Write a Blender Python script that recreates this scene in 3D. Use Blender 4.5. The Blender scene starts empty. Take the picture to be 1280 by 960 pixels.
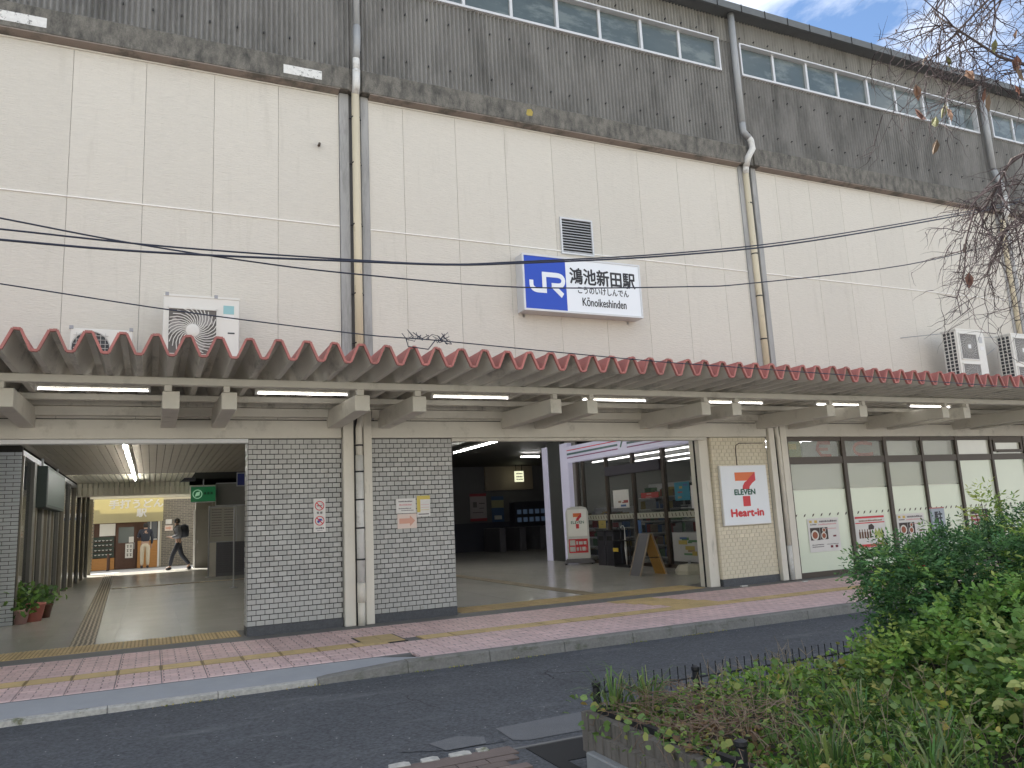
import bpy, bmesh, math, random
import numpy as np
from mathutils import Matrix, Vector
random.seed(7); np.random.seed(7); rng = np.random.default_rng(7)
S = bpy.context.scene
COL = S.collection
R_ = math.radians
# ------------------------------------------------------------------ camera
cam = bpy.data.cameras.new('camera'); co = bpy.data.objects.new('camera', cam); COL.objects.link(co)
cam.sensor_width = 36; cam.lens = 27.2052; cam.clip_start = .05; cam.clip_end = 2000
rot = Matrix(((0.908279, -0.025985, -0.417556), (-0.415459, -0.173442, -0.892923), (-0.049219, 0.984501, -0.168329)))
co.matrix_world = Matrix.Translation((0, -11.8, 1.42)) @ rot.to_4x4()
S.camera = co
# ------------------------------------------------------------------ world, sun, exposure
SUN_EL, SUN_AZ = 46.0, -24.0          # azimuth from +Y, negative towards -X
w = bpy.data.worlds.new('World'); S.world = w; w.use_nodes = True
nt = w.node_tree; nt.nodes.clear()
def wn(t, **k):
    n = nt.nodes.new(t)
    for a, b in k.items(): setattr(n, a, b)
    return n
out = wn('ShaderNodeOutputWorld'); bg = wn('ShaderNodeBackground'); bg.inputs[1].default_value = .07
sky = wn('ShaderNodeTexSky', sky_type='NISHITA', sun_disc=False); sky.sun_elevation = R_(SUN_EL); sky.sun_rotation = R_(SUN_AZ)
sky.air_density = 1.0; sky.dust_density = .05; sky.ozone_density = 3.0
tc = wn('ShaderNodeTexCoord'); mp = wn('ShaderNodeMapping'); mp.inputs['Scale'].default_value = (1, 1, 2.2); mp.inputs['Location'].default_value = (.30, .24, .06)
nz = wn('ShaderNodeTexNoise'); nz.inputs['Scale'].default_value = 2.1; nz.inputs['Detail'].default_value = 9; nz.inputs['Roughness'].default_value = .58; nz.inputs['Distortion'].default_value = .3
rp = wn('ShaderNodeValToRGB'); rp.color_ramp.elements[0].position = .42; rp.color_ramp.elements[1].position = .62
mx = wn('ShaderNodeMix', data_type='RGBA'); mx.inputs[7].default_value = (10.0, 9.9, 9.8, 1)
L = nt.links.new
L(tc.outputs['Generated'], mp.inputs[0]); L(mp.outputs[0], nz.inputs['Vector']); L(nz.outputs[0], rp.inputs[0]); L(rp.outputs[0], mx.inputs[0])
L(sky.outputs[0], mx.inputs[6]); L(mx.outputs[2], bg.inputs[0]); L(bg.outputs[0], out.inputs[0])
sl = bpy.data.lights.new('sun', 'SUN'); sl.energy = 5; sl.angle = R_(.5); sl.color = (1, .95, .88)
so = bpy.data.objects.new('sun', sl); COL.objects.link(so)
sd = Vector((math.sin(R_(SUN_AZ))*math.cos(R_(SUN_EL)), math.cos(R_(SUN_AZ))*math.cos(R_(SUN_EL)), math.sin(R_(SUN_EL))))
so.rotation_euler = sd.to_track_quat('Z', 'Y').to_euler(); so.location = sd*60
S.view_settings.view_transform = 'Standard'; S.view_settings.look = 'None'; S.view_settings.gamma = 1; S.view_settings.exposure = 1.62
# ------------------------------------------------------------------ materials
def M(name, col, rough=.7, var=.12, sc=3, bump=0, bs=60, metal=0, rnd=0, em=0, spec=.5, stretch=None, bstretch=None, dirt=None, trans=0, alpha=1, tint=False, grain=0, gs=300, coat=0):
    m = bpy.data.materials.new(name); m.use_nodes = True; n = m.node_tree.nodes; l = m.node_tree.links.new
    b = n['Principled BSDF']; b.inputs['Roughness'].default_value = rough; b.inputs['Metallic'].default_value = metal
    b.inputs['Specular IOR Level'].default_value = spec; b.inputs['Coat Weight'].default_value = coat
    b.inputs['Transmission Weight'].default_value = trans; b.inputs['Alpha'].default_value = alpha
    def N(t, **k):
        x = n.new(t)
        for a, c in k.items(): setattr(x, a, c)
        return x
    def math_(op, a, c):
        x = N('ShaderNodeMath', operation=op)
        for i, v in enumerate((a, c)):
            if isinstance(v, (int, float)): x.inputs[i].default_value = v
            else: l(v, x.inputs[i])
        return x.outputs[0]
    geo = N('ShaderNodeNewGeometry'); P = geo.outputs['Position']
    def pos(st):
        if not st: return P
        q = N('ShaderNodeMapping'); q.inputs['Scale'].default_value = st; l(P, q.inputs[0]); return q.outputs[0]
    c = N('ShaderNodeRGB'); c.outputs[0].default_value = (*col, 1); cur = c.outputs[0]
    val = None
    if var:
        t = N('ShaderNodeTexNoise'); t.inputs['Scale'].default_value = sc; t.inputs['Detail'].default_value = 6; t.inputs['Roughness'].default_value = .65; l(pos(stretch), t.inputs['Vector'])
        val = math_('ADD', 1 - var*1.0, math_('MULTIPLY', t.outputs[0], 2*var))
    if grain:
        t = N('ShaderNodeTexNoise'); t.inputs['Scale'].default_value = gs; t.inputs['Detail'].default_value = 2; l(P, t.inputs['Vector'])
        g = math_('ADD', 1 - grain, math_('MULTIPLY', t.outputs[0], 2*grain)); val = g if val is None else math_('MULTIPLY', val, g)
    if rnd:
        oi = N('ShaderNodeObjectInfo'); g = math_('ADD', 1 - rnd, math_('MULTIPLY', oi.outputs['Random'], 2*rnd)); val = g if val is None else math_('MULTIPLY', val, g)
    if tint:
        at = N('ShaderNodeAttribute', attribute_name='tint'); q = N('ShaderNodeMix', data_type='RGBA', blend_type='MULTIPLY'); q.inputs[0].default_value = 1; l(cur, q.inputs[6]); l(at.outputs['Color'], q.inputs[7]); cur = q.outputs[2]
    if val is not None:
        h = N('ShaderNodeHueSaturation'); l(cur, h.inputs['Color']); l(val, h.inputs['Value']); cur = h.outputs[0]
    if dirt:   # (colour, scale, stretch, threshold lo, hi)
        dc, ds, dst, lo, hi = dirt
        t = N('ShaderNodeTexNoise'); t.inputs['Scale'].default_value = ds; t.inputs['Detail'].default_value = 8; t.inputs['Roughness'].default_value = .7; l(pos(dst), t.inputs['Vector'])
        r = N('ShaderNodeMapRange'); r.inputs[1].default_value = lo; r.inputs[2].default_value = hi; l(t.outputs[0], r.inputs[0])
        q = N('ShaderNodeMix', data_type='RGBA'); l(r.outputs[0], q.inputs[0]); l(cur, q.inputs[6]); q.inputs[7].default_value = (*dc, 1); cur = q.outputs[2]
    l(cur, b.inputs['Base Color'])
    if em: l(cur, b.inputs['Emission Color']); b.inputs['Emission Strength'].default_value = em
    if bump:
        t = N('ShaderNodeTexNoise'); t.inputs['Scale'].default_value = bs; t.inputs['Detail'].default_value = 4; l(pos(bstretch), t.inputs['Vector'])
        k = N('ShaderNodeBump'); k.inputs['Strength'].default_value = min(1, bump); k.inputs['Distance'].default_value = .01; l(t.outputs[0], k.inputs['Height']); l(k.outputs[0], b.inputs['Normal'])
    return m
def MI(m, fn):      # let a function edit a material's nodes further
    fn(m.node_tree.nodes, m.node_tree.links.new, m.node_tree.nodes['Principled BSDF']); return m

m_side = M('siding', (.62, .588, .523), .75, .10, 5, stretch=(1.2, 1, 9), bump=.9, bs=7, bstretch=(1.6, 1, 12), grain=.03, gs=40, rnd=.028, dirt=((.50, .47, .41), 1.3, (3, 1, .35), .56, .88))
m_joint = M('joint_metal', (.85, .83, .79), .5, .05)
m_conc = M('weathered_concrete', (.17, .16, .14), .9, .45, 5, stretch=(1, 1, .7), bump=.6, bs=40, dirt=((.055, .055, .05), 4.5, (1.6, 1, .7), .42, .68), grain=.35, gs=45)
m_concl = M('column_concrete', (.36, .36, .355), .9, .3, 2.0, bump=.4, bs=50, stretch=(2, 1, .5), dirt=((.20, .20, .19), 1.5, (4, 1, .5), .5, .72))
m_ledge = M('ledge_concrete', (.26, .22, .19), .9, .25, 2.5, bump=.3, dirt=((.13, .12, .105), 1.2, (1, 1, 1), .5, .6))
m_patch = M('white_patch', (.72, .72, .70), .9, .2, 14, bump=.5, bs=90, dirt=((.25, .25, .24), 22, None, .55, .62))
m_yel = M('yellow_stain', (.38, .30, .08), .9, .3, 9)
def corr(n, l, b): pass
m_corr = M('corrugated_slate', (.245, .24, .228), .85, .3, 1.1, bump=.3, bs=60, stretch=(1.2, 1, .5), grain=.10, gs=30, dirt=((.06, .06, .056), .9, (1.8, 1, .5), .45, .80))
m_corru = M('corrugated_slate_upper', (.27, .262, .24), .85, .25, 1.5, bump=.3, bs=60, stretch=(1.8, 1, .4), dirt=((.09, .085, .075), 1.3, (3, 1, .45), .52, .75))
m_eave = M('eave_steel', (.11, .12, .125), .6, .2, 2, dirt=((.08, .08, .08), 2, (1, 1, 3), .5, .8))
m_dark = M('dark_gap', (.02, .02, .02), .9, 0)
m_alum = M('window_aluminium', (.62, .63, .64), .45, .08, 5, metal=.2)
m_upglass = M('upper_window_glass', (.10, .125, .13), .06, .25, 1.1, stretch=(1, 1, 2.5), spec=.5, dirt=((.17, .20, .20), .9, (1, 1, 3), .5, .6))
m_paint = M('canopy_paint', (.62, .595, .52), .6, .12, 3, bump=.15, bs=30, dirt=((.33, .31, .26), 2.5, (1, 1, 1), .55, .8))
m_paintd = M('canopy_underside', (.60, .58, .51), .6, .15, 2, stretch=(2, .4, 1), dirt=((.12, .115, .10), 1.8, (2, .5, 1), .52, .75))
m_red = M('red_trim', (.42, .15, .13), .65, .25, 6, rnd=.12, bump=.2, bs=60, dirt=((.30, .16, .13), 5, None, .5, .8))
m_brick = M('grey_glazed_brick', (.43, .435, .415), .45, .14, 2.2, rnd=.12, bump=.25, bs=70, grain=.12, gs=160, dirt=((.27, .26, .23), 3.5, (1, 1, 1.6), .56, .80))
m_brickp = M('cream_painted_brick', (.74, .68, .53), .7, .08, 3, rnd=.05, bump=.3, bs=70, dirt=((.48, .43, .32), 4, None, .58, .8))
m_mort = M('dark_mortar', (.045, .043, .04), .95, .2, 20)
m_mortp = M('painted_mortar', (.58, .53, .41), .9, .1, 20)
m_base = M('granite_base', (.075, .08, .09), .5, .5, 25, grain=.4, gs=120)
m_colp = M('cream_paint_post', (.70, .67, .585), .6, .10, 2, bump=.2, bs=30, dirt=((.30, .28, .23), 3, (3, 3, .6), .6, .85))
m_pipe_c = M('cream_pipe', (.62, .55, .40), .5, .12, 3, stretch=(1, 1, .5), dirt=((.30, .22, .12), 6, (2, 2, .6), .6, .75))
m_pipe_g = M('grey_pipe', (.33, .34, .345), .45, .12, 3, dirt=((.5, .5, .5), 4, (1, 1, .4), .62, .75))
m_pipe_w = M('white_pipe', (.66, .66, .63), .5, .12, 8, dirt=((.4, .38, .35), 6, None, .55, .7))
m_white = M('white_enamel', (.74, .74, .72), .4, .04, 4)
m_acw = M('unit_white', (.70, .69, .64), .45, .05, 4)
m_acd = M('unit_dark', (.05, .055, .06), .6, .1)
m_acg = M('unit_grille', (.50, .49, .46), .5, .05)
m_lamph = M('hall_lamp_tube', (1, .98, .94), .5, 0, em=26)
m_lamp = M('lamp_tube', (1, .98, .95), .5, 0, em=3.5)
m_asph = M('asphalt', (.082, .088, .096), .85, .28, 1.2, bump=.9, bs=140, grain=.9, gs=38, dirt=((.17, .175, .18), .9, (1, 3.2, 1), .56, .80))
def specks(n, l, b):
    v = n.new('ShaderNodeTexVoronoi'); v.inputs['Scale'].default_value = 16
    g = n.new('ShaderNodeNewGeometry'); l(g.outputs['Position'], v.inputs['Vector'])
    r = n.new('ShaderNodeMapRange'); r.inputs[1].default_value = .13; r.inputs[2].default_value = .10; l(v.outputs['Distance'], r.inputs[0])
    v2 = n.new('ShaderNodeTexNoise'); v2.inputs['Scale'].default_value = 11; l(g.outputs['Position'], v2.inputs['Vector'])
    r2 = n.new('ShaderNodeMapRange'); r2.inputs[1].default_value = .56; r2.inputs[2].default_value = .6; l(v2.outputs[0], r2.inputs[0])
    mm = n.new('ShaderNodeMath'); mm.operation = 'MULTIPLY'; l(r.outputs[0], mm.inputs[0]); l(r2.outputs[0], mm.inputs[1])
    q = n.new('ShaderNodeMix'); q.data_type = 'RGBA'; src = b.inputs['Base Color'].links[0].from_socket
    l(mm.outputs[0], q.inputs[0]); l(src, q.inputs[6]); q.inputs[7].default_value = (.42, .42, .40, 1); l(q.outputs[2], b.inputs['Base Color'])
MI(m_asph, specks)
def cracks(n, l, b):
    g = n.new('ShaderNodeNewGeometry'); d = n.new('ShaderNodeTexNoise'); d.inputs['Scale'].default_value = 2.5; d.inputs['Detail'].default_value = 5; l(g.outputs['Position'], d.inputs['Vector'])
    a = n.new('ShaderNodeMix'); a.data_type = 'RGBA'; a.blend_type = 'ADD'; a.inputs[0].default_value = .35; l(g.outputs['Position'], a.inputs[6]); l(d.outputs['Color'], a.inputs[7])
    v = n.new('ShaderNodeTexVoronoi'); v.feature = 'DISTANCE_TO_EDGE'; v.inputs['Scale'].default_value = .8; l(a.outputs[2], v.inputs['Vector'])
    r = n.new('ShaderNodeMapRange'); r.inputs[1].default_value = .007; r.inputs[2].default_value = .003; l(v.outputs['Distance'], r.inputs[0])
    m = n.new('ShaderNodeTexNoise'); m.inputs['Scale'].default_value = .55; l(g.outputs['Position'], m.inputs['Vector'])
    r2 = n.new('ShaderNodeMapRange'); r2.inputs[1].default_value = .57; r2.inputs[2].default_value = .66; l(m.outputs[0], r2.inputs[0])
    mm = n.new('ShaderNodeMath'); mm.operation = 'MULTIPLY'; l(r.outputs[0], mm.inputs[0]); l(r2.outputs[0], mm.inputs[1])
    q = n.new('ShaderNodeMix'); q.data_type = 'RGBA'; src = b.inputs['Base Color'].links[0].from_socket; l(mm.outputs[0], q.inputs[0]); l(src, q.inputs[6]); q.inputs[7].default_value = (.02, .02, .022, 1); l(q.outputs[2], b.inputs['Base Color'])
MI(m_asph, cracks)
m_asph2 = M('pale_asphalt_patch', (.14, .145, .15), .9, .25, 4, bump=.7, bs=120, grain=.3, gs=90)
def brickprint(n, l, b, cm=(.22, .12, .115), bw=.143, rh=.1, off=.5, amt=.85):
    g = n.new('ShaderNodeNewGeometry'); t = n.new('ShaderNodeTexBrick'); l(g.outputs['Position'], t.inputs['Vector'])
    t.inputs['Scale'].default_value = 1; t.inputs['Brick Width'].default_value = bw; t.inputs['Row Height'].default_value = rh; t.inputs['Mortar Size'].default_value = .008; t.inputs['Mortar Smooth'].default_value = .3; t.offset = off
    t.inputs['Color1'].default_value = (1, 1, 1, 1); t.inputs['Color2'].default_value = (.8, .8, .8, 1); t.inputs['Mortar'].default_value = (.7, .64, .63, 1)
    q = n.new('ShaderNodeMix'); q.data_type = 'RGBA'; q.blend_type = 'MULTIPLY'; q.inputs[0].default_value = amt
    src = b.inputs['Base Color'].links[0].from_socket; l(src, q.inputs[6]); l(t.outputs['Color'], q.inputs[7]); l(q.outputs[2], b.inputs['Base Color'])
def dashes(n, l, b):
    g = n.new('ShaderNodeNewGeometry'); sp = n.new('ShaderNodeSeparateXYZ'); l(g.outputs['Position'], sp.inputs[0])
    def mth(op, a, c=0):
        k = n.new('ShaderNodeMath'); k.operation = op
        for i, v in enumerate((a, c)):
            if isinstance(v, (int, float)): k.inputs[i].default_value = v
            else: l(v, k.inputs[i])
        return k.outputs[0]
    fx = mth('FRACT', mth('DIVIDE', mth('ADD', sp.outputs[0], 50-.13), .43/3)); near = mth('GREATER_THAN', mth('ABSOLUTE', mth('SUBTRACT', fx, .5)), .455)
    row = mth('LESS_THAN', mth('FRACT', mth('DIVIDE', mth('ADD', sp.outputs[1], 50), .2)), .48)
    nz_ = n.new('ShaderNodeTexNoise'); nz_.inputs['Scale'].default_value = 3; l(g.outputs['Position'], nz_.inputs['Vector'])
    f = mth('MULTIPLY', mth('MULTIPLY', near, row), mth('MULTIPLY', nz_.outputs[0], 1.5))
    q = n.new('ShaderNodeMix'); q.data_type = 'RGBA'; src = b.inputs['Base Color'].links[0].from_socket; l(f, q.inputs[0]); l(src, q.inputs[6]); q.inputs[7].default_value = (.10, .07, .075, 1); l(q.outputs[2], b.inputs['Base Color'])
m_pink = MI(M('pink_paver', (.78, .585, .56), .7, .16, 3, rnd=.07, bump=.4, bs=80, dirt=((.42, .33, .32), 6, None, .55, .8)), brickprint); MI(m_pink, dashes)
m_tact = M('yellow_tactile', (.58, .44, .22), .7, .2, 5, rnd=.08, bump=.3, bs=80, dirt=((.36, .29, .15), 4, None, .5, .8))
m_tactd = M('worn_indoor_tactile', (.40, .34, .23), .6, .2, 3)
m_tactg = M('worn_tactile_groove', (.10, .08, .05), .7, .2, 3)
m_tact2 = M('yellow_tactile_groove', (.36, .27, .13), .8, .2, 5)
m_kerb = M('kerb_stone', (.22, .215, .195), .9, .3, 6, bump=.8, bs=60, grain=.25, gs=40, dirt=((.10, .11, .07), 4, (1, 1, 2), .55, .7))
m_kerbr = M('rough_kerb_edge', (.46, .45, .41), .95, .35, 9, bump=1, bs=50, grain=.4, gs=30, dirt=((.16, .17, .10), 5, None, .58, .68))
m_apron = M('grey_paint_ramp', (.34, .355, .37), .8, .15, 3, bump=.3, bs=90)
m_thresh = M('grey_threshold', (.17, .17, .165), .8, .2, 4)
m_floor = M('polished_floor_tile', (.50, .49, .44), .2, .14, 1.2, rnd=.05, spec=.6)
m_floord = M('floor_joint', (.12, .12, .11), .5, 0)
m_ceil = M('slat_ceiling', (.33, .29, .23), .45, .15, 2, metal=.3)
m_ceilb = M('beige_ribbed_panel', (.80, .76, .62), .5, .06, 2)
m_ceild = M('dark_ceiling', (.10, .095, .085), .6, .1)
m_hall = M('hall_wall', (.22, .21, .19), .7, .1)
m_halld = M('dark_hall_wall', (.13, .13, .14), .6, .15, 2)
m_green = M('green_lit_sign', (.008, .12, .04), .4, .05, em=.12)
m_gtext = M('sign_mint', (.35, .6, .4), .4, 0, em=.15)
m_blue = M('railway_blue', (.01, .065, .48), .45, .02, 2)
m_signw = M('sign_white', (.80, .84, .88), .35, .02, 2)
m_black = M('black_print', (.02, .02, .025), .5, 0)
m_steel = M('steel_frame', (.42, .43, .44), .4, .1, metal=.6)
m_brown = M('bronze_frame', (.075, .058, .045), .45, .1, metal=.2)
m_frost = M('frosted_film_glass', (.70, .77, .62), .25, .05, 1.2, spec=.6, coat=.3)
m_frostu = M('upper_film_glass', (.66, .67, .58), .15, .08, 1.5, spec=.7, coat=.4, stretch=(3, 1, .7))
def mirrorglass(name, col, rough=.02, a=.35):
    m = M(name, col, rough, 0, spec=.8); b = m.node_tree.nodes['Principled BSDF']; b.inputs['Alpha'].default_value = a; return m
m_glass = mirrorglass('clear_glass', (.06, .07, .075), .02, .32)
m_glassd = mirrorglass('tinted_glass', (.60, .63, .53), .04, .45)
m_or = M('orange_print', (.75, .16, .03), .4, 0); m_rd = M('red_print', (.62, .02, .03), .4, 0); m_gr = M('green_print', (.01, .10, .06), .4, 0)
m_glasst = mirrorglass('transom_glass', (.45, .47, .40), .04, .25)
m_purple = M('lilac_lit_panel', (.46, .45, .56), .4, .02, em=.12)
m_magenta = M('magenta_stripe', (.20, .03, .13), .4, 0); m_teal = M('dark_green_stripe', (.03, .10, .10), .4, 0)
m_foil = M('leaf', (1, 1, 1), .5, .15, 6, tint=True, spec=.35)
def leafy(n, l, b):
    # thin leaves let some light through
    tr = n.new('ShaderNodeBsdfTranslucent'); ms = n.new('ShaderNodeMixShader'); ms.inputs[0].default_value = .3; l(b.inputs['Base Color'].links[0].from_socket, tr.inputs[0]); l(b.outputs[0], ms.inputs[1]); l(tr.outputs[0], ms.inputs[2])
    o = [k for k in n if k.type == 'OUTPUT_MATERIAL'][0]; l(ms.outputs[0], o.inputs[0])
MI(m_foil, leafy)
m_bark = M('bark', (.09, .07, .065), .9, .35, 12, bump=.8, bs=60)
m_twig = M('twig_bark', (.05, .034, .036), .85, .3, 9)
m_soil = M('soil', (.045, .038, .028), .95, .4, 6, bump=1, bs=40)
m_block = M('planter_block', (.155, .14, .12), .9, .3, 3, bump=.6, bs=50, stretch=(6, 6, .5), dirt=((.05, .05, .04), 3, (5, 5, .6), .5, .7))
m_wire = M('black_wire', (.015, .015, .018), .5, 0)
m_cable = M('cable_rubber', (.022, .028, .05), .5, .1)
m_skin = M('skin', (.42, .27, .20), .6, .05)
m_hair = M('black_hair', (.02, .018, .016), .6, .1, 30)
m_navy = M('dark_cloth', (.03, .035, .05), .85, .15, 9, bump=.3)
m_greyshirt = M('grey_shirt', (.17, .18, .21), .85, .15, 9, bump=.3)
m_khaki = M('khaki_cloth', (.58, .52, .40), .85, .12, 9, bump=.3)
m_wood = M('varnished_wood', (.45, .22, .07), .5, .3, 4, stretch=(1, 1, 5))
m_woodd = M('dark_wood', (.09, .045, .03), .5, .3, 4)
m_awn = M('awning_cloth', (.64, .59, .37), .8, .06, 3)
def translucent(n, l, b):
    tr = n.new('ShaderNodeBsdfTranslucent'); ms = n.new('ShaderNodeMixShader'); ms.inputs[0].default_value = .5; l(b.inputs['Base Color'].links[0].from_socket, tr.inputs[0]); l(b.outputs[0], ms.inputs[1]); l(tr.outputs[0], ms.inputs[2])
    o = [k for k in n if k.type == 'OUTPUT_MATERIAL'][0]; l(ms.outputs[0], o.inputs[0])
MI(m_awn, translucent); m_awnt = MI(M('awning_print_white', (.95, .95, .95), .8, .02), translucent)
m_bw = M('building_brick_wall', (.30, .235, .17), .85, .15, 3)
m_shut = M('shutter_steel', (.50, .44, .29), .5, .1, 3)
m_streetbright = M('far_street_concrete', (.55, .55, .53), .9, .1)
MATC = {}
def flat(name, col, rough=.6, em=0):
    k = (name,)
    if k not in MATC: MATC[k] = M(name, col, rough, 0.06, 5, em=em)
    return MATC[k]
# ------------------------------------------------------------------ mesh helpers
class MB:
    def __init__(s): s.v = []; s.f = []; s.mi = []; s.mats = []
    def _m(s, mat):
        if mat is None: return 0
        if mat not in s.mats: s.mats.append(mat)
        return s.mats.index(mat)
    def face(s, pts, mat=None):
        i = len(s.v); s.v += [tuple(p) for p in pts]; s.f.append(tuple(range(i, i+len(pts)))); s.mi.append(s._m(mat)); return s
    def box(s, x0, x1, y0, y1, z0, z1, mat=None):
        i = len(s.v)
        s.v += [(x0, y0, z0), (x1, y0, z0), (x1, y1, z0), (x0, y1, z0), (x0, y0, z1), (x1, y0, z1), (x1, y1, z1), (x0, y1, z1)]
        for q in ((0, 3, 2, 1), (4, 5, 6, 7), (0, 1, 5, 4), (1, 2, 6, 5), (2, 3, 7, 6), (3, 0, 4, 7)):
            s.f.append(tuple(i+k for k in q)); s.mi.append(s._m(mat))
        return s
    def prism(s, poly, axis, a, b, mat=None):   # poly in the other two axes, extruded along axis from a to b
        i = len(s.v); n = len(poly)
        def P(p, t): return {'x': (t, p[0], p[1]), 'y': (p[0], t, p[1]), 'z': (p[0], p[1], t)}[axis]
        s.v += [P(p, a) for p in poly] + [P(p, b) for p in poly]
        s.f.append(tuple(i+k for k in range(n))); s.f.append(tuple(i+n+k for k in reversed(range(n))))
        for k in range(n): s.f.append((i+(k+1) % n, i+k, i+n+k, i+n+(k+1) % n))
        s.mi += [s._m(mat)]*(n+2); return s
    def tube(s, pts, r, seg=8, mat=None, cap=True):
        pts = [Vector(p) for p in pts]; n = len(pts); rs = r if isinstance(r, (list, tuple)) else [r]*n
        i0 = len(s.v); up = None
        for k, p in enumerate(pts):
            d = (pts[min(k+1, n-1)] - pts[max(k-1, 0)]).normalized()
            if up is None: up = Vector((0, 0, 1)) if abs(d.z) < .9 else Vector((1, 0, 0))
            u = d.cross(up).normalized(); v2 = u.cross(d).normalized(); up = v2
            for a in range(seg):
                t = 2*math.pi*a/seg; q = p + (u*math.cos(t) + v2*math.sin(t))*rs[k]; s.v.append(tuple(q))
        mi = s._m(mat)
        for k in range(n-1):
            for a in range(seg):
                b = (a+1) % seg; s.f.append((i0+k*seg+a, i0+k*seg+b, i0+(k+1)*seg+b, i0+(k+1)*seg+a)); s.mi.append(mi)
        if cap:
            s.f.append(tuple(i0+a for a in reversed(range(seg)))); s.f.append(tuple(i0+(n-1)*seg+a for a in range(seg))); s.mi += [mi, mi]
        return s
    def lathe(s, prof, c, seg=16, axis='z', mat=None):   # prof (r, h)
        i0 = len(s.v); mi = s._m(mat)
        for (r, h) in prof:
            for a in range(seg):
                t = 2*math.pi*a/seg; x, y = r*math.cos(t), r*math.sin(t)
                s.v.append({'z': (c[0]+x, c[1]+y, c[2]+h), 'y': (c[0]+x, c[1]+h, c[2]+y)}[axis])
        for k in range(len(prof)-1):
            for a in range(seg):
                b = (a+1) % seg; s.f.append((i0+k*seg+a, i0+k*seg+b, i0+(k+1)*seg+b, i0+(k+1)*seg+a)); s.mi.append(mi)
        s.f.append(tuple(i0+a for a in reversed(range(seg)))); s.f.append(tuple(i0+(len(prof)-1)*seg+a for a in range(seg))); s.mi += [mi, mi]
        return s
    def mesh(s, name, mat=None, bevel=0, smooth=False):
        me = bpy.data.meshes.new(name); me.from_pydata(s.v, [], s.f)
        for m in (s.mats or ([mat] if mat else [])): me.materials.append(m)
        if s.mats: me.polygons.foreach_set('material_index', s.mi)
        if bevel or smooth:
            bm = bmesh.new(); bm.from_mesh(me)
            bmesh.ops.recalc_face_normals(bm, faces=bm.faces)
            if bevel: bmesh.ops.bevel(bm, geom=list(bm.edges), offset=bevel, segments=1, affect='EDGES', clamp_overlap=True)
            if smooth:
                for f in bm.faces: f.smooth = len(f.verts) <= 4
            bm.to_mesh(me); bm.free()
        me.update(); return me
    def build(s, name, mat=None, parent=None, bevel=0, smooth=False, loc=None, rz=0):
        o = bpy.data.objects.new(name, s.mesh(name, mat, bevel, smooth)); COL.objects.link(o)
        if parent: o.parent = parent
        if loc: o.location = loc
        if rz: o.rotation_euler.z = rz
        return o
def inst(name, me, parent=None, loc=(0, 0, 0), rz=0, sc=None):
    o = bpy.data.objects.new(name, me); COL.objects.link(o); o.location = loc
    if rz: o.rotation_euler.z = rz
    if sc: o.scale = sc
    if parent: o.parent = parent
    return o
def tag(o, label, cat=None, group=None):
    o['label'] = label
    if cat: o['category'] = cat
    if group: o['group'] = group
    return o
def E(name, label, cat, loc=(0, 0, 0), rz=0, group=None):
    o = bpy.data.objects.new(name, None); COL.objects.link(o); o.location = loc; o.rotation_euler.z = rz; o.empty_display_size = .2
    return tag(o, label, cat, group)
def ST(o): o['kind'] = 'structure'; return o
def stuff(o): o['kind'] = 'stuff'; return o
def copy_tree(o, parent=None):
    c = o.copy(); COL.objects.link(c)
    if parent: c.parent = parent
    for ch in list(o.children): copy_tree(ch, c)
    return c
# text as real mesh, laid in a rectangle of the plane facing -Y (or -X)
def text(name, body, x0, x1, z0, z1, y, mat, parent=None, bold=0, keep=False, face='-Y', extr=.002, shear=0):
    c = bpy.data.curves.new(name, 'FONT'); c.body = body; c.offset = 0; c.resolution_u = 3; c.extrude = 0
    o = bpy.data.objects.new(name, c); COL.objects.link(o); bpy.context.view_layer.update()
    me = bpy.data.meshes.new_from_object(o.evaluated_get(bpy.context.evaluated_depsgraph_get()))
    bpy.data.objects.remove(o); bpy.data.curves.remove(c)
    n = len(me.vertices)
    if n == 0: return None
    a = np.empty(n*3); me.vertices.foreach_get('co', a); a = a.reshape(-1, 3)
    mn, mxx = a[:, :2].min(0), a[:, :2].max(0); u = (a[:, 0]-mn[0])/(mxx[0]-mn[0]); v = (a[:, 1]-mn[1])/(mxx[1]-mn[1])
    b = np.empty_like(a); e = np.zeros(n)
    if face == '-Y': b[:, 0] = x0+(x1-x0)*u; b[:, 1] = y; b[:, 2] = z0+(z1-z0)*v
    else: b[:, 0] = y; b[:, 1] = x0+(x1-x0)*u; b[:, 2] = z0+(z1-z0)*v
    me.vertices.foreach_set('co', b.ravel()); me.materials.clear(); me.materials.append(mat); me.update()
    bm = bmesh.new(); bm.from_mesh(me)
    if bold:
        k = bold*(z1-z0)*.9; src = list(bm.faces)
        for (du, dv, dd) in ((k, 0, .0003), (-k, 0, .0006), (0, k, .0009), (0, -k, .0012)):
            g = bmesh.ops.duplicate(bm, geom=src); vs = [q for q in g['geom'] if isinstance(q, bmesh.types.BMVert)]
            bmesh.ops.translate(bm, vec=(du, -dd, dv) if face == '-Y' else (-dd, du, dv), verts=vs)
    r = bmesh.ops.extrude_face_region(bm, geom=list(bm.faces)); vs = [g for g in r['geom'] if isinstance(g, bmesh.types.BMVert)]
    bmesh.ops.translate(bm, vec=(0, -extr, 0) if face == '-Y' else (-extr, 0, 0), verts=vs); bm.to_mesh(me); bm.free()
    o = bpy.data.objects.new(name, me); COL.objects.link(o)
    if parent: o.parent = parent
    return o
def bez(a, b, c, n=6): return [((1-t)**2*a[0]+2*t*(1-t)*b[0]+t*t*c[0], (1-t)**2*a[1]+2*t*(1-t)*b[1]+t*t*c[1]) for t in [i/n for i in range(n+1)]]
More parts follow.
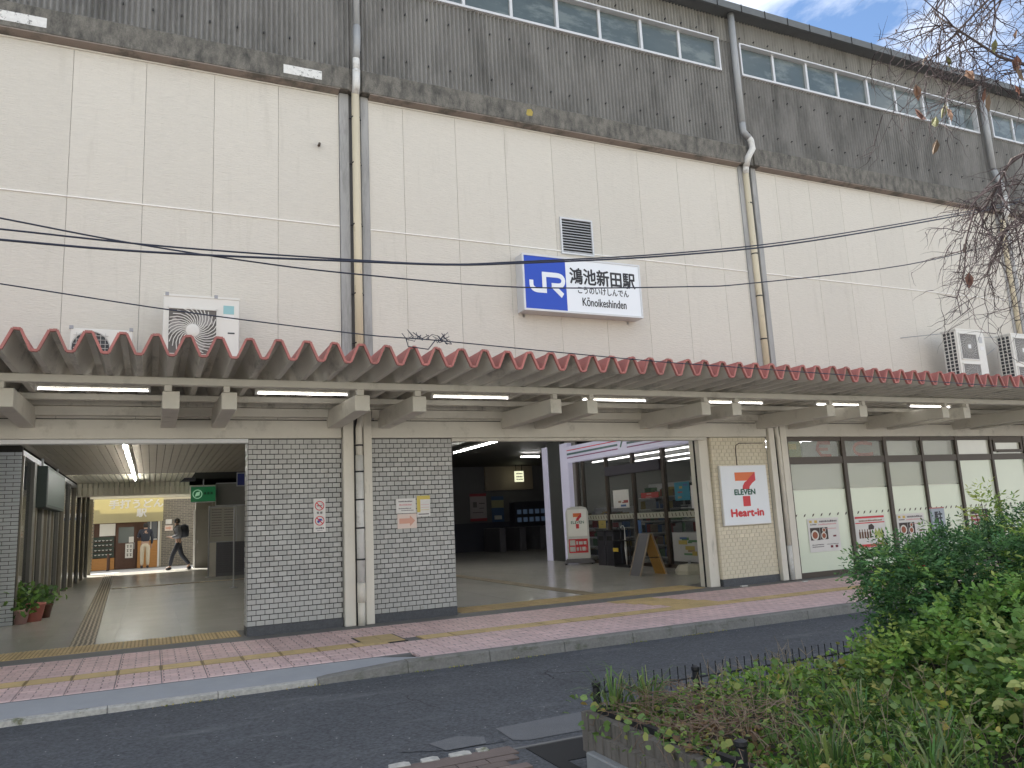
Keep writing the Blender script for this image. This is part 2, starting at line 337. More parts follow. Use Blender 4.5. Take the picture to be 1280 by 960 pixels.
def stroke(pts, wd):   # 2D polyline -> list of outline points with mitred joins
    P = [Vector(p) for p in pts]; Lf, Rt = [], []
    for i, p in enumerate(P):
        a = (P[i]-P[i-1]).normalized() if i else (P[1]-P[0]).normalized()
        b = (P[i+1]-P[i]).normalized() if i < len(P)-1 else a
        n1 = Vector((-a.y, a.x)); n2 = Vector((-b.y, b.x)); m = (n1+n2).normalized(); k = wd/2/max(.35, m.dot(n1))
        Lf.append(p+m*k); Rt.append(p-m*k)
    return Lf, Rt
def stroke_mb(mb, pts, wd, to3, th=.004, mat=None):
    Lf, Rt = stroke(pts, wd)
    for i in range(len(pts)-1):
        q = [Lf[i], Lf[i+1], Rt[i+1], Rt[i]]; A = [to3(p, 0) for p in q]; B = [to3(p, th) for p in q]
        mb.face(B, mat); mb.face(A[::-1], mat)
        for k in range(4): mb.face([A[k], A[(k+1) % 4], B[(k+1) % 4], B[k]], mat)
# ================================================================== GROUND
GZ, RZ = -.05, -.17
o = MB().box(-60, 80, -60, -3.36, RZ-.3, RZ).build('road', m_asph); ST(o)
o = MB().box(-60, 80, -2.96, 24.3, RZ-.3, GZ-.012).box(2.75, 80, -3.29, -2.96, RZ-.3, GZ-.012).box(-60, 2.75, -3.36, -2.96, RZ-.3, RZ-.02).build('pavement_bed', m_thresh); ST(o)
o = MB().box(-60, 80, 24.3, 90, RZ-.3, GZ-.02).build('far_street', m_streetbright); ST(o)
side = ST(MB().box(-30, 40, -2.95, 0.0, GZ-.03, GZ-.008).box(2.75, 40, -3.29, -2.95, GZ-.03, GZ-.008).build('pavement', m_thresh))
P = .43
slab = MB().box(.004, P-.004, .004, .436, -.02, 0).mesh('slab', m_pink, bevel=.004)
slab2 = MB().box(.004, P-.004, .004, .396, -.02, 0).mesh('slab', m_pink, bevel=.004)
nx0 = -6; cnt = 0
rows_top = [(-.42-.44*(i+1), slab) for i in range(3)]; rows_bot = [(-2.08-.4*(i+1), slab2) for i in range(2)]
restm = MB()
def in_hatch(x, y): return 2.40 < x+P/2 < 2.96 and -2.0 < y+.2 < -1.3
for k in range(-14, 70):
    x = .13 + P*k
    for (y, me) in rows_top + rows_bot + [(-3.28, slab2)]:
        if y < -3.2 and x < 2.3: continue
        if y < -3.2:
            me = None
        if 2.0 < x < 2.96 and abs(y+1.62) < .25: pass
        vis = -2.2 < x < 14.5
        if vis and me is not None and cnt < 292: inst('slab', me, side, (x, y, GZ+random.uniform(-.001, .001))); cnt += 1
        else:
            d = .396 if me is not slab else .436
            if y < -3.2: restm.box(x+.004, x+P-.004, -3.28, -2.884, GZ-.02, GZ)
            else: restm.box(x+.004, x+P-.004, y+.004, y+d, GZ-.02, GZ)
stuff(restm.build('slab', m_pink, side))
# tactile paving tiles along the pavement: raised bars on each tile
tm = MB().box(.004, P-.004, .004, .336, -.02, .001, m_tact2)
for j in range(4): tm.box(.02, P-.02,   .025+.078*j, .075+.078*j, .001, .006, m_tact)
tm = tm.mesh('tactile_tile')
td = MB().box(.004, P-.004, .004, .336, -.02, .001)
for a in range(5):
    for b in range(5): td.box(.03+.08*a, .065+.08*a, .03+.06*b, .055+.06*b, .001, .006)
td = td.mesh('tactile_tile', m_tact)
for k in range(-8, 60):
    x = .13+P*k
    if 2.30 < x < 2.80: continue
    inst('tactile_tile', td if 3.9 < x < 4.6 or 6.9 < x < 8.2 else tm, side, (x, -2.08, GZ+.0005))
for i, y in enumerate((-1.74, -1.40, -1.06, -.76)):
    for j in range(2): inst('tactile_tile', td if i else td, side, (7.0-.12*i+.44*j+.2, y, GZ+.003))
# hatch in the tactile strip
h = E('access_hatch', 'square paving hatch with dark steel rim set in the yellow strip before the drainpipe', 'hatch', (2.40, -2.02, GZ))
MB().box(0, .56, 0, .72, -.015, .004).box(.03, .53, .03, .69, .004, .0045).build('rim', m_wire, h)
MB().box(.03, .275, .03, .69, -.01, .008).box(.285, .53, .03, .69, -.01, .008).build('cover', m_tact, h)
# threshold strips
ST(MB().box(-3, 1.24, -.41, .0, GZ-.03, GZ+.001).box(4.37, 9.5, -.41, .02, GZ-.03, GZ+.001).box(1.24, 4.37, -.41, 0, GZ-.035, GZ-.003).build('threshold_strip', m_thresh))
# kerb stones (low, rough and mossy on the left, full height on the right), painted ramp strip
kl = MB().prism([(-3.44, RZ-.05), (-3.44, -.125), (-3.41, -.115), (-3.36, -.115), (-3.36, RZ-.05)], 'x', .004, .946).mesh('kerb_stone', m_kerbr)
kr = MB().prism([(-3.45, RZ-.05), (-3.435, -.06), (-3.41, GZ+.002), (-3.29, GZ+.002), (-3.29, RZ-.05)], 'x', .004, .946).mesh('kerb_stone', m_kerb)
kt = MB().prism([(-3.45, RZ-.05), (-3.44, -.12), (-3.41, -.11), (-3.29, -.11), (-3.29, RZ-.05)], 'x', .004, .946)
kt.v = [(x, y, z + (max(0, x)/.95*.058 if z > RZ-.04 else 0)) for x, y, z in kt.v]; kt = kt.mesh('kerb_stone', m_kerb)
for k in range(-8, 32):
    x = -.33+.95*k
    inst('kerb_stone', kl if x < 1.2 else (kt if x < 2.2 else kr), side, (x, 0, 0))
ap = MB().prism([(-3.36, RZ), (-3.36, -.114), (-2.96, GZ-.001), (-2.96, RZ)], 'x', -12, 2.3).face([(2.3, -3.36, -.114), (2.75, -3.29, GZ-.001), (2.3, -2.96, GZ-.001)])
ST(ap.build('painted_ramp', m_apron))
# road surface patches, cracks, paved corner by the planter
def sheet(name, pts, z, mat):
    o = MB().face([(x, y, z) for x, y in pts], mat).build(name); return ST(o)
sheet('road_patch', [(2.42, -6.02), (2.7, -6.0), (3.6, -5.95), (3.6, -6.45), (2.5, -6.45), (2.40, -6.38)], RZ+.004, m_asph2)
sheet('road_crack_fill', [(1.7, -6.0), (2.0, -5.93), (2.3, -6.1), (2.35, -6.38), (1.9, -6.34), (1.62, -6.2)], RZ+.004, m_asph)
sheet('worn_asphalt', [(1.85, -6.12), (2.1, -6.06), (2.25, -6.2), (2.2, -6.36), (1.9, -6.36)], RZ+.008, m_asph2)
m_pav = M('brown_paving', (.16, .125, .11), .8, .3, 5, bump=.5, bs=70, rnd=.15)
pc = ST(MB().box(-1.0, 2.38, -9.5, -6.52, RZ-.05, RZ+.004).build('paved_corner', m_asph))
pav = MB().box(.004, .206, .004, .1, 0, .012).mesh('paver', m_pav)
for i in range(16):
    for j in range(14):
        x = -.9+.21*i+(.105 if j % 2 else 0); y = -6.72-.104*(j+1)
        if x < 2.1: inst('paver', pav, pc, (x, y, RZ+.0045))
ST(MB().box(-1, 2.3, -6.70, -6.53, RZ, RZ+.014).build('kerb_band', m_pav))
es = [(1.0, .14), (1.22, .12), (1.44, .15), (1.66, .13), (1.86, .16), (2.06, .09), (.72, .2), (.4, .22)]
for x, wd in es:
    q = MB(); z0 = RZ; q.prism([(x, -6.55), (x+wd*.95, -6.56), (x+wd, -6.50), (x+wd*.8, -6.47), (x+.01, -6.48)], 'z', z0, z0+.022)
    inst('edging_stone', q.mesh('edging_stone', m_kerbr, bevel=.004), pc)
ST(MB().box(2.39, 2.50, -9.5, -6.62, RZ, RZ+.006).box(2.5, 3.2, -7.02, -6.62, RZ, RZ+.0055).build('drain_shadow_strip', m_dark))  # flat black sheet: drain slot plus painted shadow between planter and paving
ST(MB().box(2.2, 3.6, -6.62, -6.585, RZ, RZ+.012).build('drain_edge', m_thresh))
ST(MB().box(-60, 80, -60, -14.2, RZ, RZ+.01).build('plaza', M('plaza_bounce_concrete', (.36, .345, .31), .9, .1, 1)))  # pale ground out of view, added to bounce sunlight onto the facade
def block_(label, x0, x1, y0, y1, h, col, nf):  # unseen blocks added so their sunlit walls light the station front
    t = E('bounce_block', label, 'building', (x0, y0, RZ)); wd = x1-x0; d = y1-y0
    MB().box(0, wd, 0, d, 0, h).build('wall', M('render_'+str(nf), col, .85, .06), t); MB().box(-.3, wd+.3, -.3, d+.3, h, h+.3).build('roof', m_conc, t)
    wm = MB().box(0, 1.8, -.06, .0, 0, 1.3).mesh('window', m_upglass); n = int(wd/3)
    for f in range(nf):
        for k in range(n): o = inst('window', wm, t, (.6+3*k+1.8, d+.0, 1+3*f), math.pi)
block_('unseen cream block added as light bounce across the plaza behind the viewer', -32, 2, -54, -42, 15, (.52, .49, .43), 5)
block_('unseen white block added as light bounce across the plaza behind the viewer', 5, 40, -52, -42, 12, (.55, .53, .50), 4)
# ================================================================== STATION BUILDING
B = E('station_building', 'long cream panelled station building with grey corrugated upper wall and ribbon windows', 'building')
PITCH = 8.35; C0 = 2.86
zT, zM, zB = 8.37, 6.12, 3.0
pj = {}
def panel(x0, x1, z0, z1):
    k = (round(x1-x0, 3), round(z1-z0, 3))
    if k not in pj: pj[k] = MB().box(0, k[0], -.03, .0, 0, k[1]).mesh('siding_panel', m_side, bevel=.003)
    return inst('siding_panel', pj[k], B, (x0, 0, z0))
csheet = {}
def corr_mesh(wd, hgt, mat):
    k = (round(wd, 3), round(hgt, 3), mat.name)
    if k in csheet: return csheet[k]
    n = max(1, round(wd/.08))*6; mb = MB()
    for i in range(n):
        x0 = wd*i/n; x1 = wd*(i+1)/n; y0 = -.029*math.cos(2*math.pi*i/6); y1 = -.029*math.cos(2*math.pi*(i+1)/6)
        mb.face([(x0, y0, 0), (x1, y1, 0), (x1, y1, hgt), (x0, y0, hgt)])
        mb.face([(x0, y0, 0), (x0, y0+.012, 0), (x1, y1+.012, 0), (x1, y1, 0)])
    csheet[k] = mb.mesh('corrugated_sheet', mat); return csheet[k]
screws = MB()
def sheets(x0, x1, z0, z1, mat, y=-.10):
    n = max(1, round((x1-x0)/.8)); x = x0
    while x < x1-.05:
        wd = min(.8, round(x1-x, 3))
        if wd < .1: break
        inst('corrugated_sheet', corr_mesh(wd, z1-z0, mat), B, (x, y-random.uniform(0, .004), z0+random.uniform(-.012, .004))); x += wd
mw = MB()   # solid masses of the building behind the cladding
mw.box(-24, 1.24, .0, .25, 2.72, 11.8).box(1.24, 4.37, .05, .25, 2.72, 11.8).box(4.37, 9.5, .0, .25, 2.72, 11.8).box(9.5, 34, .0, .25, 2.72, 11.8)
mw.box(-24, 34, .25, 24.2, 4.0, 4.3).box(-24, 34, 0, 24.3, 11.8, 11.92).box(-24, -23.8, .25, 24, -.1, 11.8).box(33.8, 34, .25, 24, -.1, 11.8)
mw.box(-24, 34, 24.0, 24.3, 2.93, 11.8).box(-24, -3.7, 24.0, 24.3, -.1, 2.93).box(1.66, 34, 24.0, 24.3, -.1, 2.93)
mw.box(-24, -2.6, .0, .25, -.1, 2.72)
mw.build('wall', flat('wall_backing', (.20, .19, .165)), B)
for bi in range(-2, 4):
    cx0 = C0 + PITCH*(bi-1); cx1 = cx0 + PITCH
    a, b = cx0+.24, cx1-.26
    vis = bi in (0, 1, 2, 3)
    st = {0: -1.18-.955*4, 1: 3.69-.945, 2: a+.55-.95}.get(bi, a)
    xs = [a]; x = st
    while x < b-.1:
        if x > a+.1: xs.append(x)
        x += .95
    xs.append(b)
    for i in range(len(xs)-1):
        for (z0, z1) in ((zB, zM-.008), (zM+.012, zT)): panel(xs[i]+.002, xs[i+1]-.002, z0, z1)
    MB().box(a, b, -.026, -.0, zM-.007, zM+.011).box(a, b, -.045, -.0, zM-.004, zM+.012).build('joint_strip', m_joint, B)
    MB().box(a, a+.02, -.04, 0, zB, zT).box(b-.02, b, -.04, 0, zB, zT).box(a, b, -.045, 0, zT+.001, zT+.025).build('trim', m_side, B)
    # concrete ledge below the beam, the beam, the two column strips
    MB().prism([(-.19, 8.44), (-.19, 8.425), (-.03, 8.40), (.0, 8.40), (.0, 8.44)], 'x', a, b).build('ledge', m_ledge, B)
    q = MB().box(cx0+.10, cx1-.10, -.20, 0, 8.44, 8.83); q.build('concrete_beam', m_conc, B, bevel=.012)
    MB().box(cx0-.10, cx0+.10, -.16, 0, 8.44, 8.83).build('beam_joint', m_conc, B)
    for s0, s1 in ((cx0-.25, cx0-.09), (cx0+.10, cx0+.235)):
        MB().box(s0, s1, -.06, 0, 3.0, 8.44).build('concrete_column', m_concl, B, bevel=.01)
    MB().box(cx0-.09, cx0+.10, -.02, 0.001, -.05, 8.53).build('column_recess', flat('recess_grey', (.10, .10, .10)), B)
    # corrugated cladding and the ribbon window
    wx0, wx1 = cx0+.05, cx1-.50
    sheets(cx0-.1, cx1-.1, 8.79, 10.54, m_corr)
    sheets(cx0-.1, cx1-.1, 11.26, 11.82, m_corru, -.115)
    sheets(wx1, cx1+.05, 10.50, 11.28, m_corr, -.095)
    W_ = E('tmp', 'x', 'x') if False else None
    z0, z1 = 10.50, 11.27
    fr = MB().box(wx0, wx1, -.17, .0, z0, z0+.045).box(wx0, wx1, -.17, .0, z1-.03, z1).box(wx0, wx0+.04, -.165, .0, z0+.045, z1-.03).box(wx1-.04, wx1, -.165, .0, z0+.045, z1-.03).build('upper_window_frame', m_alum, B)
    fr['label'] = 'long white aluminium ribbon window under the eave'
    n = 8; pw = (wx1-wx0-.08)/n
    for i in range(n):
        px = wx0+.04+pw*i
        MB().box(px+.03, px+pw-.03, -.052, -.045, z0+.055, z1-.05).build('pane', m_upglass, fr)
        MB().box(px-.028, px+.028, -.115 if i % 2 == 0 else -.09, -.03, z0+.046, z1-.031).build('mullion', m_alum, fr)
    MB().box(wx0+.04, wx1-.04, -.04, -.0, z0+.045, z1-.03).build('window_rebate', m_upglass, fr)
    # screws on the cladding
    for zz in (9.2, 10.1): 
        for k in range(int(PITCH/.4)): screws.box(cx0+.1+.4*k-.007, cx0+.1+.4*k+.007, -.150, -.10, zz-.009, zz+.009)
    for k in range(int(PITCH/.4)): screws.box(cx0+.1+.4*k-.007, cx0+.1+.4*k+.007, -.16, -.10, 11.39, 11.407)
stuff(screws.build('cladding_screws', m_black, B))
# patches on the beam
for (x0, x1, z0, z1, m) in ((-3.2, -1.56, 8.62, 8.77, m_patch), (1.73, 2.34, 8.62, 8.77, m_patch)):
    MB().box(x0*.985, x1*.985, -.2035, -.19, z0-.10, z1-.10).build('bare_patch', m, B)
MB().prism([(5.98, 8.60), (6.01, 8.58), (6.10, 8.59), (6.12, 8.67), (6.08, 8.72), (6.0, 8.70)], 'y', -.203, -.19).build('yellow_mark', m_yel, B)
# eave: square gutter boxes with straps
gut = MB().box(.006, .644, -.46, -.40, 11.79, 11.95).box(0, .65, -.40, 0, 11.83, 11.85).box(0, .65, -.42, .1, 11.935, 11.955).mesh('gutter_length', m_eave)
gs = MB().box(-.008, .008, -.47, -.455, 11.78, 11.96).mesh('gutter_strap', m_dark)
for k in range(-20, 52):
    inst('gutter_length', gut, B, (.1+.65*k, 0, 0)); inst('gutter_strap', gs, B, (.1+.65*k, 0, 0))
# lintel band and boxed beams above the canopy brackets
for (x0, x1) in ((-12, 2.585), (3.045, 10.98), (11.47, 19.3), (19.8, 30)):
    MB().box(x0, x1, -.06, .0, 2.72, 2.985).build('lintel_band', m_paint, B, bevel=.006)
    MB().box(x0, x1, -.02, .0, 2.985, 3.03).build('slot', m_dark, B)
    MB().box(x0, x1, -.12, .0, 3.03, 3.155).build('upper_band', m_paint, B, bevel=.006)
for cx in (C0, 11.22, 19.55):
    for (s0, s1) in ((cx-.26, cx-.10), (cx+.05, cx+.18)) if cx < 5 else ((cx-.22, cx-.08), (cx+.08, cx+.24)):
        MB().box(s0, s1, -.10, 0, -.05, 3.2).build('post', m_colp, B, bevel=.006)
# opening heads (pale metal) 
MB().box(-3, 1.235, -.05, .1, 2.655, 2.715).build('opening_head', m_alum, B, bevel=.004)
MB().box(4.375, 9.5, -.05, .1, 2.665, 2.715).build('opening_head', m_paint, B, bevel=.004)
# ------------------------------------------------------------------ brick piers
def brick_pier(name, label, x0, x1, mat, mort, z0=.075, z1=2.71, ph=.1208, course=.0732, dep=.32, cut=300):
    t = E(name, label, 'brick wall', (x0, 0, GZ)); wd = x1-x0
    MB().box(0, wd, .0, dep, -.02, 2.765).build('mortar', mort, t)
    MB().box(-.004, wd+.004, -.022, dep+.01, -.03, z0-GZ).build('base', m_base, t, bevel=.004)
    full = MB().box(.0045, ph-.0045, -.012, .0, .0055, course-.0055).mesh('brick', mat, bevel=.002)
    hm = {}
    rest = MB(); n = 0; rows = int((z1-z0)/course+.05); cand = []
    for r in range(rows):
        z = z0-GZ+course*r; off = -(ph/2 if r % 2 else 0); x = off
        while x < wd-.012:
            a, b = max(0, x), min(wd, x+ph)
            if b-a > .02: cand.append((a, b, z))
            x += ph
    cand.sort(key=lambda c: abs(c[2]-1.45))
    for (a, b, z) in cand:
        if n < cut:
            k = round(b-a, 4)
            if k not in hm: hm[k] = full if abs(k-ph) < .001 else MB().box(.0045, k-.0045, -.012, 0, .0055, course-.0055).mesh('brick', mat, bevel=.002)
            inst('brick', hm[k], t, (a, random.uniform(-.0015, .0015), z)); n += 1
        else: rest.box(a+.0045, b-.0045, -.012, 0, z+.0055, z+course-.0055)
    for r in range(rows):   # returns on the two sides
        z = z0-GZ+course*r
        for s in (0, 1):
            for q in range(3):
                y0 = .005+q*.106-(.05 if r % 2 else 0); y0c = max(.002, y0)
                xx = (-.01, 0) if s == 0 else (wd, wd+.01)
                rest.box(xx[0], xx[1], y0c, y0+.1, z+.004, z+course-.004)
    stuff(rest.build('brick', mat, t))
    return t
brick_pier('brick_pier', 'grey glazed brick pier with the round no smoking notices', 1.24, 2.585, m_brick, m_mort)
brick_pier('brick_pier', 'grey glazed brick pier carrying three paper notices beside the convenience store entrance', 3.045, 4.37, m_brick, m_mort)
brick_pier('brick_pier', 'cream painted brick pier behind the white convenience store sign', 9.62, 10.98, m_brickp, m_mortp, cut=200)
MB().box(9.38, 9.60, .05, .35, GZ, 2.72).build('door_jamb', m_colp, B, bevel=.005)
MB().box(9.37, 9.385, .17, .21, GZ, 2.70).build('jamb_gasket', m_dark, B)
cd = E('conduit', 'thin bent conduit running down the cream brick pier to the store sign', 'conduit')
MB().tube([(10.9, -.02, 2.60), (10.3, -.02, 2.60), (10.22, -.02, 2.56), (10.2, -.02, 2.48), (10.2, -.02, 2.17)], .009, 6, m_brown).build('pipe', None, cd)
# ------------------------------------------------------------------ window front on the right
def shopfront(x0, mull, wd):
    t = E('shop_window_front', 'brown framed window front with green frosted panes between the store sign and the right edge' if x0 < 15 else 'second brown framed window front beyond the right hand drainpipe', 'window front', (0, 0, 0))
    xs = [x0]+mull
    MB().box(x0, xs[-1], -.04, .06, 2.635, 2.712).build('head', m_brown, t)
    MB().box(x0, xs[-1], -.04, .06, 2.17, 2.31).build('transom', m_brown, t)
    MB().box(x0, xs[-1], -.04, .06, -.06, .045).build('sill', m_brown, t)
    for i, x in enumerate(xs): MB().box(x-(.035), x+(.06 if i in (1, 2) else .035), -.05, .065, -.06, 2.72).build('mullion', m_brown, t)
    for i in range(len(xs)-1):
        a, b = xs[i]+.036, xs[i+1]-.036
        film = i >= 4
        MB().box(a, b, .0, .008, 2.311, 2.634).build('pane', m_frostu if film else m_glasst, t)
        if film: MB().box(a, b, .0, .008, .046, 2.169).build('pane', m_frost, t)
        else:
            MB().box(a, b, .0, .008, 1.66, 2.169).build('pane', m_glassd, t)
            MB().box(a, b, .0, .008, .046, 1.645).build('pane', m_frost, t)
            for k in range(3): MB().box(a, b, .02, .03, 1.69+.045*k, 1.705+.045*k).build('blind_slat', m_alum, t)
            MB().box(a, b, .06, .07, 1.60, 2.634 if i > 1 else 2.1).build('inner_blind', m_frostu, t)
        for k in range(7):
            cx = a+.05+(b-a-.1)*k/6
            MB().prism([(cx-.034, 1.115), (cx+.008, 1.128), (cx+.034, 1.178), (cx-.008, 1.165)], 'y', -.003, .0).build('mark', m_brown, t)
    return t, xs
t, xs = shopfront(11.49, [13.02, 14.25, 15.41, 16.56, 17.77, 18.99], 1)
MB().box(18.0, 18.99-.09, -.045, .02, 2.34, 2.36).box(17.86, 18.93, -.045, .02, 2.36, 2.41).box(17.86, 18.93, -.045, .02, 2.57, 2.634).box(17.86, 17.93, -.045, .02, 2.41, 2.57).box(18.86, 18.93, -.045, .02, 2.41, 2.57).build('vent_sash', m_brown, t)
MB().box(11.46, 34, .07, .2, -.06, .1).build('plinth', m_dark, B)
ip = E('window_banner', 'faded red and white banner seen through the upper panes of the frosted window front', 'banner', (11.49, .05, 2.31))
MB().box(.04, .46, -.0, .008, .0, .32).build('sheet', flat('banner_olive', (.30, .33, .12)), ip); MB().box(.50, 1.46, -.0, .008, .0, .32).build('sheet', flat('banner_pale', (.45, .46, .45)), ip)
MB().box(.10, .34, -.004, 0, .16, .28).build('print', pcy if False else flat('banner_yellow', (.50, .42, .08)), ip)
q = MB(); stroke_mb(q, [(1.28, .29), (.95, .29), (.90, .15), (1.0, .03), (1.28, .02)], .07, lambda p, th: (p[0], -.001-th, p[1]), .003); stroke_mb(q, [(.93, .16), (1.2, .16)], .06, lambda p, th: (p[0], -.002-th, p[1]), .003); q.build('print', flat('banner_red', (.42, .07, .05)), ip)
q = MB(); stroke_mb(q, bez((2.5, .26), (1.95, .34), (1.95, .15), 6)+bez((1.95, .15), (1.95, -.02), (2.5, .05), 6)[1:], .075, lambda p, th: (p[0], -.001-th, p[1]), .003); q.build('print', flat('banner_red', (.42, .07, .05)), ip)
shopfront(19.8, [21.0, 22.2, 23.4, 24.6, 25.8], 1)
MB().box(18.99, 19.3, .0, .2, -.06, 2.72).build('end_wall', m_paint, B)
MB().box(25.8, 34, .0, .2, -.06, 2.72).build('end_wall', m_paint, B)
# ------------------------------------------------------------------ canopy
CN = E('station_canopy', 'folded sheet canopy with red edge running the whole length of the station front', 'canopy')
def fold_profile(o_): # half crest -> trough -> half crest, pitch .31
    return [(0, .21+o_), (.035, .21+o_), (.125, 0+o_), (.185, 0+o_), (.275, .21+o_), (.31, .21+o_)]
fm = MB(); pr = fold_profile(0); yf, yb = -3.10, .0
for i in range(5):
    (xa, za), (xb, zb) = pr[i], pr[i+1]
    fm.face([(xa, yf, za+.006), (xb, yf, zb+.006), (xb, yb, zb+.006), (xa, yb, za+.006)], m_red)
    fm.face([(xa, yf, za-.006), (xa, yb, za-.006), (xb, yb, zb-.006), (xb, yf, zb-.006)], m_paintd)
fm = fm.mesh('roof_fold')
em = MB()
for i in range(5):
    (xa, za), (xb, zb) = pr[i], pr[i+1]
    dx, dz = xb-xa, zb-za; l_ = math.hypot(dx, dz); nx_, nz_ = -dz/l_*.013, dx/l_*.013
    q = [(xa+nx_, za+nz_), (xb+nx_, zb+nz_), (xb-nx_, zb-nz_), (xa-nx_, za-nz_)]
    em.prism(q, 'y', yf-.03, yf+.01, m_red)
em = em.mesh('edge_trim')
for k in range(-26, 92):
    x = -1.10-.155+.31*k
    inst('roof_fold', fm, CN, (x, 0, 3.26)); o = inst('edge_trim', em, CN, (x, random.uniform(-.012, .012), 3.26+random.uniform(-.006, .006))); o.rotation_euler.y = random.uniform(-.006, .006)
MB().box(-10, 28, -1.93, -1.80, 3.155, 3.245).build('long_beam', m_paint, CN, bevel=.006)
MB().box(-10, 28, -.62, -.52, 3.165, 3.245).build('purlin', m_paint, CN, bevel=.006)
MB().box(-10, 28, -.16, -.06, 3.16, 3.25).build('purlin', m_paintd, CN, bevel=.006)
bxs = [(-1.61, -1.43), (.07, .26), (.73, .91), (2.37, 2.57), (3.16, 3.35), (5.26, 5.44), (5.88, 6.06), (8.01, 8.19), (8.64, 8.83), (10.75, 10.94), (11.55, 11.74), (13.76, 13.94), (14.38, 14.57), (16.5, 16.69), (17.1, 17.29), (19.1, 19.29), (19.8, 19.99), (-2.3, -2.11), (-4.4, -4.2), (-5.1, -4.9), (22, 22.2), (22.7, 22.9)]
for (a, b) in bxs:
    MB().prism([(-1.85, 2.88), (-1.85, 3.09), (0, 3.14), (0, 2.868)], 'x', a, b).build('bracket_beam', m_paint, CN, bevel=.006)
    MB().box(a+.02, b-.09, -1.9, -1.82, 3.085, 3.16).build('bearing_block', m_paint, CN)
for k in range(-2, 9):
    x0 = -1.3+2.48*k + (0 if k < 2 else -.05)
    occ = {0: 'white tube light under the canopy at the left end', 1: 'white tube light under the canopy left of the grey pipe', 2: 'white tube light under the canopy right of the grey pipe', 3: 'white tube light under the canopy above the store entrance middle', 4: 'white tube light under the canopy above the store sign pier', 5: 'white tube light under the canopy above the first frosted panes', 6: 'white tube light under the canopy above the right hand windows'}.get(k)
    if occ is None: continue
    t = E('tube_light', occ, 'tube light', (x0, -1.3, 3.16), 0, group='tube lights under the canopy')
    MB().box(0, 1.24, -.025, .025, .045, .085).build('housing', m_paint, t, bevel=.004)
    MB().tube([(.03, 0, .02), (1.21, 0, .02)], .0095, 8, m_lamp).build('tube', None, t)
    MB().box(0, .03, -.025, .025, 0, .046).box(1.21, 1.24, -.025, .025, 0, .046).build('end_cap', m_white, t)
# ------------------------------------------------------------------ drainpipes
def clamp(t, x, z, r, y=-.12):
    if x > 5: x, y = x-.095, -.09
    q = MB(); q.lathe([(r+.006, -.012), (r+.006, .012)], (x, y, z), 10, 'z', m_wire); q.box(x-.1, x+.1, y+.04, y+.055, z-.008, z+.008, m_wire); q.build('pipe_clamp', None, t)
def drainpipe(cx, label, pts, zc):
    t = E('drainpipe', label, 'drainpipe')
    for (p, r, m) in pts:
        MB().tube(p, r, 12, m).build('pipe', None, t, smooth=True)
    for z in zc: clamp(t, cx, z, .067)
    return t
x = 2.865
t = drainpipe(x, 'drainpipe between the two grey brick piers, blue grey above and cream below', [
    ([(x+.02, -.22, 11.84), (x+.02, -.22, 9.55)], .055, m_pipe_g), ([(x+.02, -.22, 9.6), (x+.015, -.235, 9.3), (x, -.225, 9.0)], .062, m_pipe_g),
    ([(x, -.225, 9.05), (x, -.225, 8.75)], .06, m_pipe_w), ([(x, -.225, 8.8), (x, -.2, 8.55), (x, -.14, 8.42)], .064, m_pipe_w),
    ([(x, -.13, 8.46), (x, -.13, 3.25)], .066, m_pipe_c)], (8.0, 7.2, 6.15, 5.0, 4.2))
MB().tube([(x+.005, -.13, 3.26), (x-.0, -.13, 3.0), (x-.03, -.13, 2.85), (x-.03, -.13, 2.4)], .052, 12, m_colp).tube([(x-.03, -.13, 2.45), (x-.03, -.13, .55)], .06, 12, m_pipe_w).tube([(x-.03, -.13, .56), (x-.03, -.13, .28)], .064, 12, m_thresh if False else m_colp).tube([(x-.03, -.13, .28), (x-.03, -.13, -.05)], .056, 12, m_colp).build('pipe', None, t, smooth=True)
for z in (2.6, 2.2, 1.78, 1.36, .9): clamp(t, x-.03, z, .061, -.13)
x = 11.24
drainpipe(x, 'drainpipe beside the store sign pier, grey with a white elbow above cream', [
    ([(x-.23, -.27, 11.82), (x-.23, -.27, 9.3)], .072, m_pipe_g), ([(x-.23, -.27, 9.35), (x-.22, -.27, 9.1), (x-.10, -.28, 8.98)], .068, m_pipe_g),
    ([(x-.12, -.28, 9.0), (x-.05, -.28, 8.92), (x-.03, -.28, 8.75), (x-.15, -.25, 8.55), (x-.14, -.16, 8.4)], .066, m_pipe_w),
    ([(x-.14, -.16, 8.42), (x-.11, -.09, 8.25)], .064, m_pipe_w), ([(x-.11, -.09, 8.3), (x-.08, -.09, 3.25)], .066, m_pipe_c)], (7.6, 6.5, 5.6, 4.7))
t = drainpipe(x, 'narrow cream pipe between the two posts right of the store sign', [([(x-.02, -.08, 3.2), (x-.02, -.08, 2.8), (x+.0, -.08, 2.7), (x, -.08, .6)], .045, m_colp), ([(x, -.08, .6), (x, -.08, -.05)], .05, m_pipe_w)], ())
x = 19.55
drainpipe(x, 'grey and white drainpipe behind the bare tree twigs at the right', [
    ([(x-.38, -.27, 11.82), (x-.38, -.27, 9.5)], .075, m_pipe_g), ([(x-.38, -.27, 9.5), (x-.18, -.27, 9.1), (x-.12, -.28, 8.8)], .07, m_pipe_g), ([(x-.12, -.28, 8.8), (x-.12, -.28, 8.4), (x-.2, -.2, 8.2)], .075, m_pipe_w), ([(x-.2, -.2, 8.2), (x-.12, -.09, 7.8), (x-.08, -.09, 3.2)], .062, m_pipe_c)], (7.6, 6.5, 5.6, 4.7))
drainpipe(C0-PITCH, 'drainpipe far to the left of the entrance', [([(C0-PITCH, -.2, 11.8), (C0-PITCH, -.2, 3.3)], .055, m_pipe_g)], ())
